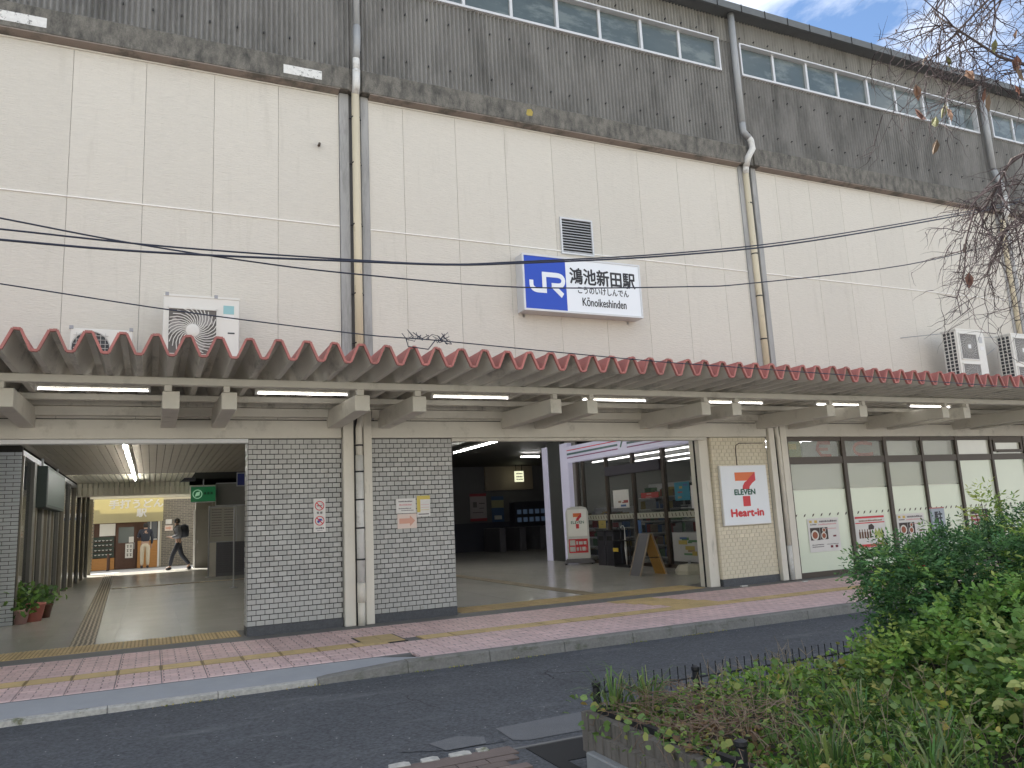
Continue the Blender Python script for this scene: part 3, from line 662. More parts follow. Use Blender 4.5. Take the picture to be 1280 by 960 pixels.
# ================================================================== SIGNS ON THE FACADE
def to_y(x0, z0, y): return lambda p, t: (x0+p[0], y-t, z0+p[1])
# station name sign
t = E('station_sign', 'white lit box sign with blue panel and station name below the louvre', 'station sign', (5.68, -.0, 4.885)); t.scale = (.975, 1, .975)
SW, SH, SY = 2.49, 1.045, -.30
MB().box(0, SW, SY+.012, -.03, 0, SH).build('case', m_alum, t, bevel=.008)
MB().box(0, SW, SY-.012, SY+.012, 0, .035).box(0, SW, SY-.012, SY+.012, SH-.035, SH).box(0, .035, SY-.012, SY+.012, .035, SH-.035).box(SW-.035, SW, SY-.012, SY+.012, .035, SH-.035).build('rim', m_alum, t)
face = MB().box(.035, SW-.035, SY-.002, SY+.012, .035, SH-.035).build('face', m_signw, t)
MB().box(.036, .87, SY-.005, SY-.002, .036, SH-.036).build('blue_panel', m_blue, face)
lg = MB(); f3 = lambda p, th: (.036+p[0]*.834, SY-.0055-th, SH-.036-p[1]*(SH-.072))
stroke_mb(lg, [(.155, .46), (.155, .52)]+bez((.155, .55), (.17, .645), (.32, .645))+[(.41, .645), (.465, .645)], .092, f3, .003)
stroke_mb(lg, [(.465, .69), (.465, .33), (.466, .329)], .098, f3, .0035)
stroke_mb(lg, [(.42, .335), (.78, .335)]+bez((.79, .335), (.925, .345), (.93, .43))+bez((.93, .44), (.915, .535), (.79, .535))[1:]+[(.64, .535)], .092, f3, .004)
stroke_mb(lg, [(.66, .535), (.90, .72)], .10, f3, .0045)
lg.build('logo', m_signw, face)
text('lettering', '鴻池新田駅', .955, 2.36, .56, .86, SY-.003, m_black, face, bold=.03)
text('lettering', 'こうのいけしんでん', 1.11, 2.20, .385, .515, SY-.003, m_black, face, bold=.02)
text('lettering', 'Kōnoikeshinden', 1.19, 2.13, .155, .315, SY-.003, m_black, face, bold=.02)
MB().box(.1, .14, -.03, -.001, -.06, .0).box(2.3, 2.34, -.03, -.001, -.06, .0).build('bracket', m_steel, t)
# louvre
t = E('wall_louvre', 'aluminium louvre vent on the cream wall just above the station sign', 'louvre', (6.62, 0, 6.07))
MB().box(0, .68, -.07, -.0, 0, .03).box(0, .68, -.07, 0, .67, .70).box(0, .03, -.07, 0, .03, .67).box(.65, .68, -.07, 0, .03, .67).build('frame', m_alum, t)
MB().box(.03, .65, -.034, -.031, .03, .67).build('backing', m_dark, t)
ls = MB().prism([(-.065, 0), (-.062, .004), (-.034, .032), (-.036, .026)], 'x', .031, .649).mesh('slat', m_alum)
for k in range(12): inst('slat', ls, t, (0, 0, .04+.052*k))
# convenience store sign on the cream pier
def seven(mbs, f3, th=.003):
    a, b, c = mbs
    a.prism; 
    def poly(mb, pts, t0=0):
        A = [f3(p, t0) for p in pts]; Bq = [f3(p, t0+th) for p in pts]; mb.face(Bq)
        for k in range(len(pts)): mb.face([A[k], A[(k+1) % len(pts)], Bq[(k+1) % len(pts)], Bq[k]])
    poly(a, [(.30, .12), (.735, .12), (.62, .20), (.55, .262), (.30, .262)])
    poly(b, [(.735, .12), (.735, .26), (.66, .305), (.60, .36), (.585, .405), (.44, .405), (.455, .345), (.50, .285), (.55, .264), (.62, .202)])
    poly(b, [(.43, .52), (.585, .52), (.585, .69), (.43, .69)])
t = E('store_sign', 'square white sign with orange and red number seven on the cream pier', 'shop sign', (9.72, -.05, 1.04))
MB().box(0, 1.14, -.03, .03, 0, 1.13).build('board', m_white, t, bevel=.006)
fc = MB().box(.015, 1.125, -.034, -.030, .015, 1.115).build('face', m_signw, t)
f3 = lambda p, th: (p[0]*1.14, -.0345-th, 1.13*(1-p[1]))
a, b = MB(), MB(); seven((a, b, None), f3); a.build('numeral_top', m_or, fc); b.build('numeral_leg', m_rd, fc)
text('lettering', 'ELEVEN', .30, .80, .57, .67, -.0385, m_gr, fc, bold=.06)
text('lettering', 'Heart-in', .18, .96, .165, .30, -.0345, m_rd, fc, bold=.085)
# notices on the piers
def notice(name, label, x, z, wd, h, mat, y=-.018, cat='notice', parts=()):
    t = E(name, label, cat, (x, y, z)); MB().box(0, wd, -.004, .0, 0, h).build('sheet', mat, t)
    for (nm, x0, x1, z0, z1, m) in parts: MB().box(x0*wd, x1*wd, -.0055, -.004, z0*h, z1*h).build(nm, m, t)
    return t
m_paper = flat('paper_white', (.70, .69, .66)); m_ppink = flat('paper_faded_pink', (.72, .60, .53)); m_pyel = flat('paper_yellow_edge', (.62, .50, .12)); m_arrow = flat('faded_arrow', (.66, .36, .27)); m_ink = flat('faded_ink', (.16, .14, .15)); m_prt = flat('pink_print', (.66, .38, .38))
def lines(mb, x0, x1, z, h, n=6, seed=0):
    r = random.Random(seed); x = x0
    while x < x1:
        q = r.uniform(.4, 1)*h*1.0; mb.box(x, min(x1, x+q), -.0062, -.0045, z, z+h*r.uniform(.7, 1)); x += q+h*.25
t = notice('no_smoking_sign', 'narrow white sign with two red ringed prohibition symbols on the left brick pier', 2.165, 1.33, .175, .49, m_paper, cat='sign')
for i, cz in enumerate((.385, .165)):
    rg = MB(); n = 20
    for k in range(n):
        a0, a1 = 2*math.pi*k/n, 2*math.pi*(k+1)/n
        rg.face([(.0875+.07*math.cos(a0), -.0058, cz+.07*math.sin(a0)), (.0875+.07*math.cos(a1), -.0058, cz+.07*math.sin(a1)), (.0875+.058*math.cos(a1), -.0058, cz+.058*math.sin(a1)), (.0875+.058*math.cos(a0), -.0058, cz+.058*math.sin(a0))])
    rg.face([(.0875-.048, -.006, cz+.038), (.0875-.038, -.006, cz+.048), (.0875+.048, -.006, cz-.038), (.0875+.038, -.006, cz-.048)])
    rg.build('prohibition_ring', m_rd, t)
    if i == 0: MB().box(.045, .12, -.0052, -.004, cz-.008, cz+.008).tube([(.122, -.005, cz+.005), (.13, -.005, cz+.02), (.12, -.005, cz+.035)], .003, 5).build('cigarette', m_ink, t)
    else: MB().prism([(.05, cz-.01), (.075, cz+.03), (.115, cz+.028), (.132, cz), (.11, cz+.002), (.08, cz-.03), (.06, cz-.03)], 'y', -.0052, -.004).build('pictogram', flat('sign_blue', (.03, .06, .35)), t)
text('lettering', '禁 煙', .045, .13, .265, .30, -.004, m_black, t, bold=.02, extr=.001)
q = MB(); lines(q, .03, .15, .045, .028, seed=4); lines(q, .05, .13, .02, .008, seed=5); q.build('print', m_ink, t)
t = notice('paper_notice', 'white paper notice with faded print, upper left of three papers on the brick pier', 3.425, 1.55, .315, .225, m_paper)
q = MB(); lines(q, .04, .26, .17, .022, seed=1); lines(q, .08, .28, .035, .012, seed=3); lines(q, .04, .24, .065, .016, seed=2); q.build('print', m_ink, t)
q = MB(); lines(q, .05, .25, .115, .03, seed=6); q.build('print', m_prt, t)
t = notice('paper_notice', 'pale pink paper with faded red arrow, lowest of three on the brick pier', 3.44, 1.315, .31, .225, m_ppink)
MB().prism([(.03, .075), (.03, .155), (.2, .155), (.2, .20), (.285, .115), (.2, .03), (.2, .075)], 'y', -.0055, -.004).build('arrow', m_arrow, t)
t = notice('paper_notice', 'yellow bordered paper, rightmost on the middle brick pier', 3.762, 1.49, .215, .32, m_paper, parts=(('yellow_border', 0, .25, .2, 1, m_pyel), ('yellow_border', .25, 1, .82, 1, m_pyel), ('print', .3, .9, .55, .57, m_prt), ('print', .3, .9, .42, .44, m_prt), ('print', .3, .9, .30, .32, m_pyel), ('print', .1, .9, .08, .13, m_ink)))
# posters in the right hand windows
def food_poster(label, x, z, wd, h, kind):
    t = notice('window_poster', label, x, z, wd, h, m_paper, y=-.008, cat='poster')
    gold = flat('gold_print', (.62, .44, .10)); dk = flat('photo_dark', (.05, .035, .03)); bowl = flat('bowl_white', (.7, .68, .62)); food = flat('food_red', (.32, .10, .05))
    if kind == 0:
        MB().box(.06*wd, .14*wd, -.006, -.004, .87*h, .94*h).box(.22*wd, .31*wd, -.006, -.004, .86*h, .94*h).build('gold_mark', gold, t)
        q = MB(); lines(q, .38*wd, .94*wd, .87*h, .06*h, seed=11); lines(q, .08*wd, .28*wd, .80*h, .035*h, seed=12); lines(q, .08*wd, .45*wd, .20*h, .03*h, seed=13); lines(q, .08*wd, .45*wd, .14*h, .03*h, seed=14); lines(q, .55*wd, .92*wd, .20*h, .02*h, seed=19); q.build('print', m_ink, t)
        q = MB(); lines(q, .34*wd, .92*wd, .79*h, .045*h, seed=15); lines(q, .58*wd, .9*wd, .66*h, .03*h, seed=16); q.build('print', m_prt, t)
        MB().box(.06*wd, .36*wd, -.0055, -.004, .35*h, .72*h).box(.37*wd, .62*wd, -.0055, -.004, .36*h, .72*h).build('photo', dk, t)
        for (cx, cz, r) in ((.2, .50, .105), (.48, .47, .075), (.5, .64, .05)):
            MB().lathe([(r*wd*1.15, 0), (r*wd*1.15, -.002)], (cx*wd, -.0056, cz*h), 14, 'y', bowl).lathe([(r*wd*.8, -.002), (r*wd*.8, -.003)], (cx*wd, -.0056, cz*h), 12, 'y', food).build('bowl_print', None, t)
        MB().box(.66*wd, .74*wd, -.0055, -.004, .10*h, .17*h).box(.82*wd, .90*wd, -.0055, -.004, .10*h, .17*h).box(.78*wd, .88*wd, -.0055, -.004, .42*h, .47*h).build('product_mark', flat('maroon', (.16, .02, .03)), t)
    elif kind == 1:
        MB().box(.02*wd, .98*wd, -.0055, -.004, .92*h, .98*h).box(.02*wd, .98*wd, -.0055, -.004, .76*h, .79*h).box(.02*wd, .98*wd, -.0055, -.004, .02*h, .11*h).build('red_bar', m_rd, t)
        q = MB(); lines(q, .14*wd, .9*wd, .82*h, .05*h, seed=21); q.build('print', flat('brown_print', (.25, .12, .05)), t)
        q = MB()
        for k in range(5): q.box((.1+.085*k)*wd, (.16+.085*k)*wd, -.0055, -.004, .30*h, .50*h); q.box((.117+.085*k)*wd, (.143+.085*k)*wd, -.0055, -.004, .50*h, .58*h)
        q.build('bottle_print', flat('bottle_brown', (.13, .06, .03)), t)
        q = MB()
        for k in range(3): q.prism([((.62+.1*k)*wd, .28*h), ((.68+.1*k)*wd, .26*h), ((.72+.1*k)*wd, .44*h), ((.66+.1*k)*wd, .60*h), ((.60+.1*k)*wd, .44*h)], 'y', -.0055, -.004)
        q.build('leaf_print', flat('lime_print', (.38, .45, .12)), t)
        MB().prism([(.42*wd, .56*h), (.60*wd, .56*h), (.62*wd, .66*h), (.55*wd, .74*h), (.44*wd, .70*h)], 'y', -.0055, -.004).build('photo', dk, t)
    else:
        MB().box(0, wd, -.0055, -.004, .05*h, .66*h).build('red_panel', flat('deep_red', (.38, .03, .05)), t)
        MB().box(0, wd, -.0055, -.004, .72*h, h).build('dark_panel', dk, t)
        q = MB(); lines(q, .08*wd, .92*wd, .42*h, .16*h, seed=31); lines(q, .08*wd, .92*wd, .14*h, .16*h, seed=32); q.v = [(x, y-.002, z) for x, y, z in q.v]; q.build('print', m_paper, t)
    return t
food_poster('white menu poster with two bowls in the first frosted pane from the left', 11.84, .42, .84, .66, 0)
food_poster('poster with red bars, brown bottles and green leaves in the second frosted pane', 13.13, .42, .88, .65, 1)
food_poster('white menu poster with bowls in the third frosted pane, half behind the shrub', 14.37, .40, .84, .66, 0)
food_poster('small dark red poster in the fifth frosted pane near the right edge', 16.75, .70, .58, .36, 2)
# vent stub on the wall
t = E('wall_pipe_stub', 'small dark pipe end sticking out of the upper left panels', 'pipe stub', (2.28, 0, 7.46))
MB().tube([(0, -.03, 0), (0, -.10, 0), (-.015, -.13, -.05)], .022, 8).build('stub', m_brown, t)
# ================================================================== OUTDOOR UNITS ON THE CANOPY
def swirl(mb, c, r0, r1, n, y, tw=.9, wd=.006, mat=None):
    for k in range(n):
        a = 2*math.pi*k/n; pts = [(c[0]+(r0+(r1-r0)*s)*math.cos(a+tw*s), c[1]+(r0+(r1-r0)*s)*math.sin(a+tw*s)) for s in (0, .25, .5, .75, 1)]
        stroke_mb(mb, pts, wd, lambda p, t: (p[0], y-t, p[1]), .006, mat)
# large left unit
t = E('outdoor_unit', 'large white air conditioner outdoor unit with round swirl fan guard, left part of the canopy', 'outdoor unit', (.06, -.72, 3.52), group='air conditioner units on the canopy')
W1, H1, D1 = .97, 1.09, .36
MB().box(0, W1, 0, D1, 0, H1).build('casing', m_acw, t, bevel=.01)
MB().box(-.002, W1+.002, -.008, .02, H1-.025, H1+.006).build('lid', m_acw, t, bevel=.004)
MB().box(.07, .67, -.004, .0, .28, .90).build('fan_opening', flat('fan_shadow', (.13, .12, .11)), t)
q = MB(); cc = (.37, .60); swirl(q, cc, .07, .335, 30, -.02, .95, .011)
q.build('fan_guard', m_acw, t); MB().lathe([(.085, 0), (.085, -.016), (.05, -.024)], (cc[0], -.018, cc[1]), 20, 'y').build('hub', m_acw, t)
q = MB()
for k in range(3):
    a = 2.09*k+.3; q.face([(cc[0]+.07*math.cos(a), -.006, cc[1]+.07*math.sin(a)), (cc[0]+.30*math.cos(a+.1), -.012, cc[1]+.30*math.sin(a+.1)), (cc[0]+.31*math.cos(a+.6), -.006, cc[1]+.31*math.sin(a+.6)), (cc[0]+.26*math.cos(a+.95), -.006, cc[1]+.26*math.sin(a+.95))])
q.build('fan_blade', flat('blade_grey', (.30, .29, .28)), t)
MB().box(.06, .68, -.02, -.0, .895, .915).box(.055, .07, -.02, 0, .3, .915).box(.67, .685, -.02, 0, .3, .915).build('guard_frame', m_acw, t)
MB().box(.76, .90, -.004, .0, .86, .98).build('label_plate', flat('label_teal', (.28, .50, .52)), t); MB().box(.76, .90, -.004, .0, .78, .85).build('label_plate', m_white, t)
MB().box(.82, .91, -.004, .0, .58, .60).build('handle_slot', m_acd, t)
for xx in (.02, .64): MB().box(xx, xx+.045, -.012, .03, H1-.02, H1+.03).build('corner_clip', flat('clip_grey', (.33, .34, .36)), t)
MB().box(.02, .95, .02, .34, -.05, .0).build('foot', m_acw, t)
# small left unit
t = E('outdoor_unit', 'small low air conditioner outdoor unit half hidden by the red canopy edge', 'outdoor unit', (-1.02, -.72, 3.52), group='air conditioner units on the canopy')
MB().box(0, .72, 0, .3, 0, .56).build('casing', m_acw, t, bevel=.01)
MB().lathe([(.215, 0), (.215, -.004)], (.24, -.001, .30), 24, 'y').build('fan_opening', m_acd, t)
q = MB()
for k in range(-3, 4): q.box(.24+.055*k-.003, .24+.055*k+.003, -.018, -.008, .10, .50); q.box(.04, .44, -.018, -.008, .30+.055*k-.003, .30+.055*k+.003)
for k in range(24):
    a0, a1 = k*math.pi/12, (k+1)*math.pi/12
    q.prism([(.24+.215*math.cos(a0), .30+.215*math.sin(a0)), (.24+.215*math.cos(a1), .30+.215*math.sin(a1)), (.24+.228*math.cos(a1), .30+.228*math.sin(a1)), (.24+.228*math.cos(a0), .30+.228*math.sin(a0))], 'y', -.02, -.0)
q.build('fan_guard', m_acg, t)
MB().box(.54, .64, -.004, .0, .40, .50).build('label_plate', flat('label_teal', (.28, .50, .52)), t); MB().box(.54, .66, -.004, .0, .33, .38).build('label_plate', m_white, t)
for xx in (-.01, .68): MB().box(xx, xx+.045, -.012, .03, .545, .59).build('corner_clip', flat('clip_grey', (.33, .34, .36)), t)
# tall right units
def tall_unit(label, x):
    t = E('outdoor_unit', label, 'outdoor unit', (x, -.82, 3.55), group='air conditioner units on the canopy')
    wd, h, d = .95, 1.47, .36
    MB().box(.02, wd, 0, d, 0, h).build('casing', m_acw, t, bevel=.01)
    MB().box(0, wd+.005, -.006, d, h-.03, h+.006).build('lid', m_acw, t, bevel=.004)
    for z0 in (.12, .80):
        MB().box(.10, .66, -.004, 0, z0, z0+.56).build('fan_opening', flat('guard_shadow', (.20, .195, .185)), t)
        q = MB(); c = (.38, z0+.28)
        for k in range(22):
            a = 2*math.pi*k/22; stroke_mb(q, [(c[0]+r*math.cos(a+1.1*r/.3), c[1]+r*math.sin(a+1.1*r/.3)) for r in (.05, .14, .22, .275)], .008, lambda p, tt: (p[0], -.012-tt, p[1]), .004)
        for r in (.12, .2):
            for k in range(20):
                a0, a1 = k*math.pi/10, (k+1)*math.pi/10; q.prism([(c[0]+r*math.cos(a0), c[1]+r*math.sin(a0)), (c[0]+r*math.cos(a1), c[1]+r*math.sin(a1)), (c[0]+(r+.006)*math.cos(a1), c[1]+(r+.006)*math.sin(a1)), (c[0]+(r+.006)*math.cos(a0), c[1]+(r+.006)*math.sin(a0))], 'y', -.016, -.012)
        q.build('fan_guard', m_acg, t)
        MB().box(c[0]-.045, c[0]+.045, -.022, -.012, c[1]-.045, c[1]+.045).build('hub', m_white, t)
        MB().box(.08, .10, -.018, 0, z0-.01, z0+.57).box(.66, .68, -.018, 0, z0-.01, z0+.57).box(.08, .68, -.018, 0, z0+.56, z0+.58).box(.08, .68, -.018, 0, z0-.02, z0).build('guard_frame', m_acw, t)
    MB().box(.015, .0195, .03, d-.03, .06, h-.05).build('coil', m_acd, t)
    q = MB()
    for k in range(18): q.box(-.004, .014, .025, d-.025, .05+.08*k, .066+.08*k)
    for k in range(4): q.box(-.006, .016, .025+.097*k, .04+.097*k, .05, h-.04)
    q.build('side_grille', m_acw, t)
    MB().box(.74, .86, -.004, .0, 1.18, 1.32).build('label_plate', flat('label_grey', (.45, .46, .47)), t); MB().box(.76, .88, -.005, .0, 1.02, 1.1).build('label_plate', m_white, t)
    MB().box(.8, .86, -.005, 0, .30, .325).build('handle_slot', m_acd, t)
    MB().box(.05, .9, .02, d-.02, -.08, 0).build('foot', m_steel, t)
    return t
tall_unit('tall white two fan outdoor unit at the right, nearer of the pair', 15.98)
tall_unit('tall white two fan outdoor unit cut by the right edge of the picture', 17.88)
t = E('stay_wire', 'thin stay wires tying the tall outdoor units to the wall', 'wire')
MB().tube([(15.2, -.01, 4.95), (15.99, -.5, 4.98)], .008, 5).tube([(17.0, -.5, 4.95), (17.9, -.5, 5.0)], .008, 5).tube([(17.2, -.05, 4.2), (17.9, -.4, 4.75)], .007, 5).build('wire', m_steel, t)
# ================================================================== CABLES
def cable(label, pts, r, Y=-4.2):
    P = [(x, Y, z) for x, z in pts]
    a, b = Vector(P[0]), Vector(P[1]); e0 = a+(a-b).normalized()*14
    c, d = Vector(P[-2]), Vector(P[-1]); e1 = d+(d-c).normalized()*16
    P = [tuple(e0)]+P+[tuple(e1)]; Q = []
    for i in range(1, len(P)-2):
        p0, p1, p2, p3 = map(Vector, P[i-1:i+3])
        if i == 1: p0 = p1-(p2-p1)
        if i == len(P)-3: p3 = p2+(p2-p1)
        for k in range(6):
            t = k/6; Q.append(.5*((2*p1)+(p2-p0)*t+(2*p0-5*p1+4*p2-p3)*t*t+(3*p1-p0-3*p2+p3)*t**3))
    Q = [Vector(P[0])]+Q+[Vector(P[-2]), Vector(P[-1])]
    t = E('overhead_cable', label, 'cable'); MB().tube(Q, r*.78, 6).build('wire', m_cable, t); return t
cable('thin overhead cable crossing in front of the station sign lettering', [(-1.27, 4.19), (-.33, 4.08), (.72, 4.0), (1.8, 3.96), (3.71, 3.97), (6.08, 4.17), (7.17, 4.31), (10.16, 4.84), (13.16, 5.6)], .010)
cable('upper strand of the paired overhead cables rising to the right', [(-1.27, 4.09), (.11, 4.07), (1.8, 4.11), (2.83, 4.16), (3.7, 4.27), (5.87, 4.59), (8.27, 5.05), (12.19, 5.99), (13.35, 6.34)], .011, -4.2)
cable('thicker lower strand of the paired overhead cables rising to the right', [(-1.26, 3.98), (-.42, 3.98), (.47, 4.01), (1.8, 4.08), (2.83, 4.14), (3.7, 4.24), (5.87, 4.55), (8.26, 5.0), (12.18, 5.94), (13.34, 6.28)], .014, -4.24)
t = cable('lowest thin cable drooping to the canopy edge, with a tangle of loose ends', [(-1.24, 3.60), (.2, 3.45), (1.79, 3.33), (2.29, 3.31), (2.73, 3.30), (4.3, 3.23), (5.56, 3.18), (6.46, 3.16)], .008)
q = MB()
for k in range(11):
    x = 2.35+random.uniform(0, .42); z = 3.31; p = [(x, -4.2, z)]
    for s in range(4): p.append((p[-1][0]+random.uniform(-.08, .09), -4.2+random.uniform(-.05, .05), z+random.uniform(-.05, .08)))
    q.tube(p, .004, 4)
q.tube([(2.36, -4.2, 3.3), (2.38, -4.2, 3.22), (2.6, -4.2, 3.2), (2.68, -4.2, 3.3)], .006, 4)
q.build('loose_ends', m_cable, t)
# ================================================================== HALL INSIDE
F1 = ST(MB().box(-6, 18, 0, 24.3, GZ-.02, GZ-.002).build('hall_floor', m_floord))
ft = {}
n = 0; rest = MB()
T = .9
for i in range(-3, 20):
    for j in range(0, 27):
        x, y = -.45+T*i, .85+T*j
        if y > 23.6: continue
        seen = (-2.4 < x < 2.4 and y < 22) or (3.5 < x < 11.5 and y < 9)
        if seen and n < 290: 
            if 't' not in ft: ft['t'] = MB().box(.002, T-.002, .002, T-.002, -.01, 0).mesh('floor_tile', m_floor)
            inst('floor_tile', ft['t'], F1, (x, y, GZ)); n += 1
        else: rest.box(x+.002, x+T-.002, y+.002, y+T-.002, GZ-.01, GZ)
stuff(rest.build('floor_tile', m_floor, F1))
# tactile strips inside
wt = MB().box(.003, .297, .003, .747, -.01, .002, m_tact2)
for j in range(6): wt.box(.012+.048*j, .040+.048*j, .01, .74, .002, .007, m_tact)
wt = wt.mesh('tactile_tile')
for k in range(-9, 32):
    x = -.02+.3*k
    if x+.3 < 1.24 or (x > 4.37 and x < 9.2): inst('tactile_tile', wt, F1, (x, .07, GZ))
bar = MB()
for j in range(5): bar.box(.02+.062*j, .045+.062*j, 0, .45, 0, .006)
bar.mats = [m_tactd]; bar.box(0, .31, 0, .45, -.004, .002, m_tactg)
bar = bar.mesh('tactile_tile')
for k in range(50): inst('tactile_tile', bar, F1, (-1.0-.0285*k*.45, .83+.455*k, GZ+.002))
for k in range(24): inst('tactile_tile', bar, F1, (7.15, .83+.455*k, GZ+.002))
bx = MB().box(0, .45, 0, .31, -.004, .002, m_tactg)
for j in range(5): bx.box(0, .45, .02+.062*j, .045+.062*j, 0, .006, m_tactd)
bx = bx.mesh('tactile_tile')
for k in range(9): inst('tactile_tile', bx, F1, (-1.0+.455*k, 13.4, GZ+.003))
# walls and ceilings
H = ST(bpy.data.objects.new('station_hall', None)); COL.objects.link(H)
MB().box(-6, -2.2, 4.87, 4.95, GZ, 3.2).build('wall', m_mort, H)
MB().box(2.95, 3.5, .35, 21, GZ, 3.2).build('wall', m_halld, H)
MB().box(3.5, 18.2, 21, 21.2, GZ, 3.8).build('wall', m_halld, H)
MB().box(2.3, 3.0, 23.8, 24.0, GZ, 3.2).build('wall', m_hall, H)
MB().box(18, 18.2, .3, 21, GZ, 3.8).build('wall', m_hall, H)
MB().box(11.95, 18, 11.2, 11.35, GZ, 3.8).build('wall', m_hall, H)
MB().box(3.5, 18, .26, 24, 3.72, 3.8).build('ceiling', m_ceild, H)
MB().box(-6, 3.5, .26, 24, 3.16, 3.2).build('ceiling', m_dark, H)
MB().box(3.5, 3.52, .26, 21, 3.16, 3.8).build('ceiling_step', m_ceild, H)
cs = MB().box(.006, .144, 0, 3.04, 0, .03).mesh('ceiling_slat', m_ceil)
for i in range(34):
    for j in range(4): inst('ceiling_slat', cs, H, (-2.2+.15*i, .3+3.05*j, 3.12))
cb = MB().prism([(.004, 0), (.03, -.03), (.12, -.03), (.146, 0)], 'y', 12.5, 16.38, m_ceilb).mesh('ceiling_slat', m_ceilb)
fb = MB().prism([(.004, 16.42), (.03, 16.37), (.12, 16.37), (.146, 16.42)], 'z', 2.73, 3.13, m_ceilb).mesh('fascia_slat', m_ceilb)
for i in range(22):
    inst('ceiling_slat', cb, H, (-2.2+.15*i, 0, 3.13)); inst('fascia_slat', fb, H, (-2.2+.15*i, 0, 0))
MB().box(-2.25, 1.1, 16.35, 16.45, 2.69, 2.73).build('trim', m_ceilb, H)
MB().box(-6, 3, 16.43, 24.0, 2.93, 2.97).build('ceiling', m_ceilb, H)
# bluish brick inner wall at the left end (tiles)
bk = MB().box(.005, .235, -.014, 0, .005, .065).mesh('brick', flat('pale_blue_brick', (.60, .64, .66), .35), bevel=.002)
bkh = MB().box(.005, .115, -.014, 0, .005, .065).mesh('brick', bk.materials[0], bevel=.002)
for r in range(44):
    for k in range(3):
        x = -2.2-.24*(k+1)-(.12 if r % 2 else 0)*0 + (.12 if r % 2 else 0)*0
        xx = -2.2-.24*(k+1)+(-.0 if r % 2 == 0 else 0)
        inst('brick', bk, H, (xx-(.12 if r % 2 else 0)+(.0), 4.87, GZ+.07*r))
    if r % 2: inst('brick', bkh, H, (-2.32, 4.87, GZ+.07*r))
# ceiling tube lights
def htube(label, x, y, z, ln, axis='y', group='tube lights inside the hall'):
    t = E('tube_light', label, 'tube light', (x, y, z), 0, group=group)
    if axis == 'y': MB().box(-.05, .05, 0, ln, .03, .07).build('housing', m_white, t); MB().tube([(0, .02, 0), (0, ln-.02, 0)], .013, 8, m_lamph).build('tube', None, t)
    else: MB().box(0, ln, -.05, .05, .03, .07).build('housing', m_white, t); MB().tube([(.02, 0, 0), (ln-.02, 0, 0)], .013, 8, m_lamph).build('tube', None, t)
for k, od in enumerate(('nearest', 'second nearest', 'middle', 'second farthest', 'farthest')): htube(od+' tube light in the row along the slatted ceiling of the left passage', -.5, 3.0+2.3*k, 3.05, 2.1)
htube('long tube light over the dark hall behind the middle brick pier', 8.9, 6.8, 3.55, 5.2)
htube('added tube light out of view behind the opening head, brightening the dark hall', 6.6, 1.2, 3.55, 5.2)  # unseen lamp added to lighten the hall floor
htube('added side tube light out of view behind the head, brightening the left passage', 1.2, .8, 3.05, 2.3)  # likewise an added lamp, hidden from view, for a brighter passage
htube('short tube light glimpsed beside the lilac edged column', 12.5, 14.5, 3.6, .8, 'x')
# left side of the passage: glazed partition, cabinet sign and flower pots
t = E('glass_partition', 'glazed partition with metal posts along the left side of the left passage', 'partition', (-2.25, 4.95, GZ))
MB().box(-.06, .06, 0, 19, 3.02, 3.12).build('head_rail', m_alum, t)
for k, y in enumerate((.02, 1.5, 2.1, 3.0, 3.9, 4.4, 5.2, 6.3, 7.6, 9.2, 11, 13, 15, 17, 18.9)):
    MB().box(-.05, .07, y, y+(.35 if k in (1, 3, 5) else .1), 0, 3.02).build('post', flat('post_dark', (.13, .13, .115), .4) if k % 2 else flat('post_brown', (.21, .19, .14), .4), t)
for y0, y1 in ((.12, 1.5), (1.85, 2.1), (2.2, 3.0), (3.35, 3.9), (4.0, 4.4), (4.75, 5.2), (5.3, 6.3), (6.4, 7.6), (7.7, 9.2), (9.3, 11), (11.1, 13), (13.1, 15), (15.1, 17)):
    MB().box(-.004, .004, y0, y1, .05, 3.02).build('pane', m_glass, t)
MB().box(-3.6, -3.5, 0, 19, 0, 3.1).build('back_wall', m_bw, H, loc=(-2.25+1.6, 4.95, GZ)) if False else MB().box(-4.2, -4.1, 4.95, 24, GZ, 3.1).build('wall', flat('inner_wall_yellow', (.5, .46, .30)), H)
t = E('cabinet_sign', 'dark hanging cabinet sign under the left ceiling of the passage', 'hanging sign', (-2.15, 7.0, 2.08))
MB().box(-.12, .14, 0, 3.6, .0, .86).build('cabinet', flat('cabinet_dark', (.035, .05, .045)), t, bevel=.01)
MB().box(.14, .146, .08, 3.5, .06, .8).build('face', flat('cabinet_face', (.05, .075, .065), .5), t)
MB().box(-.02, .02, .3, .34, .86, 1.04).box(-.02, .02, 3.2, 3.24, .86, 1.04).build('hanger', m_steel, t)
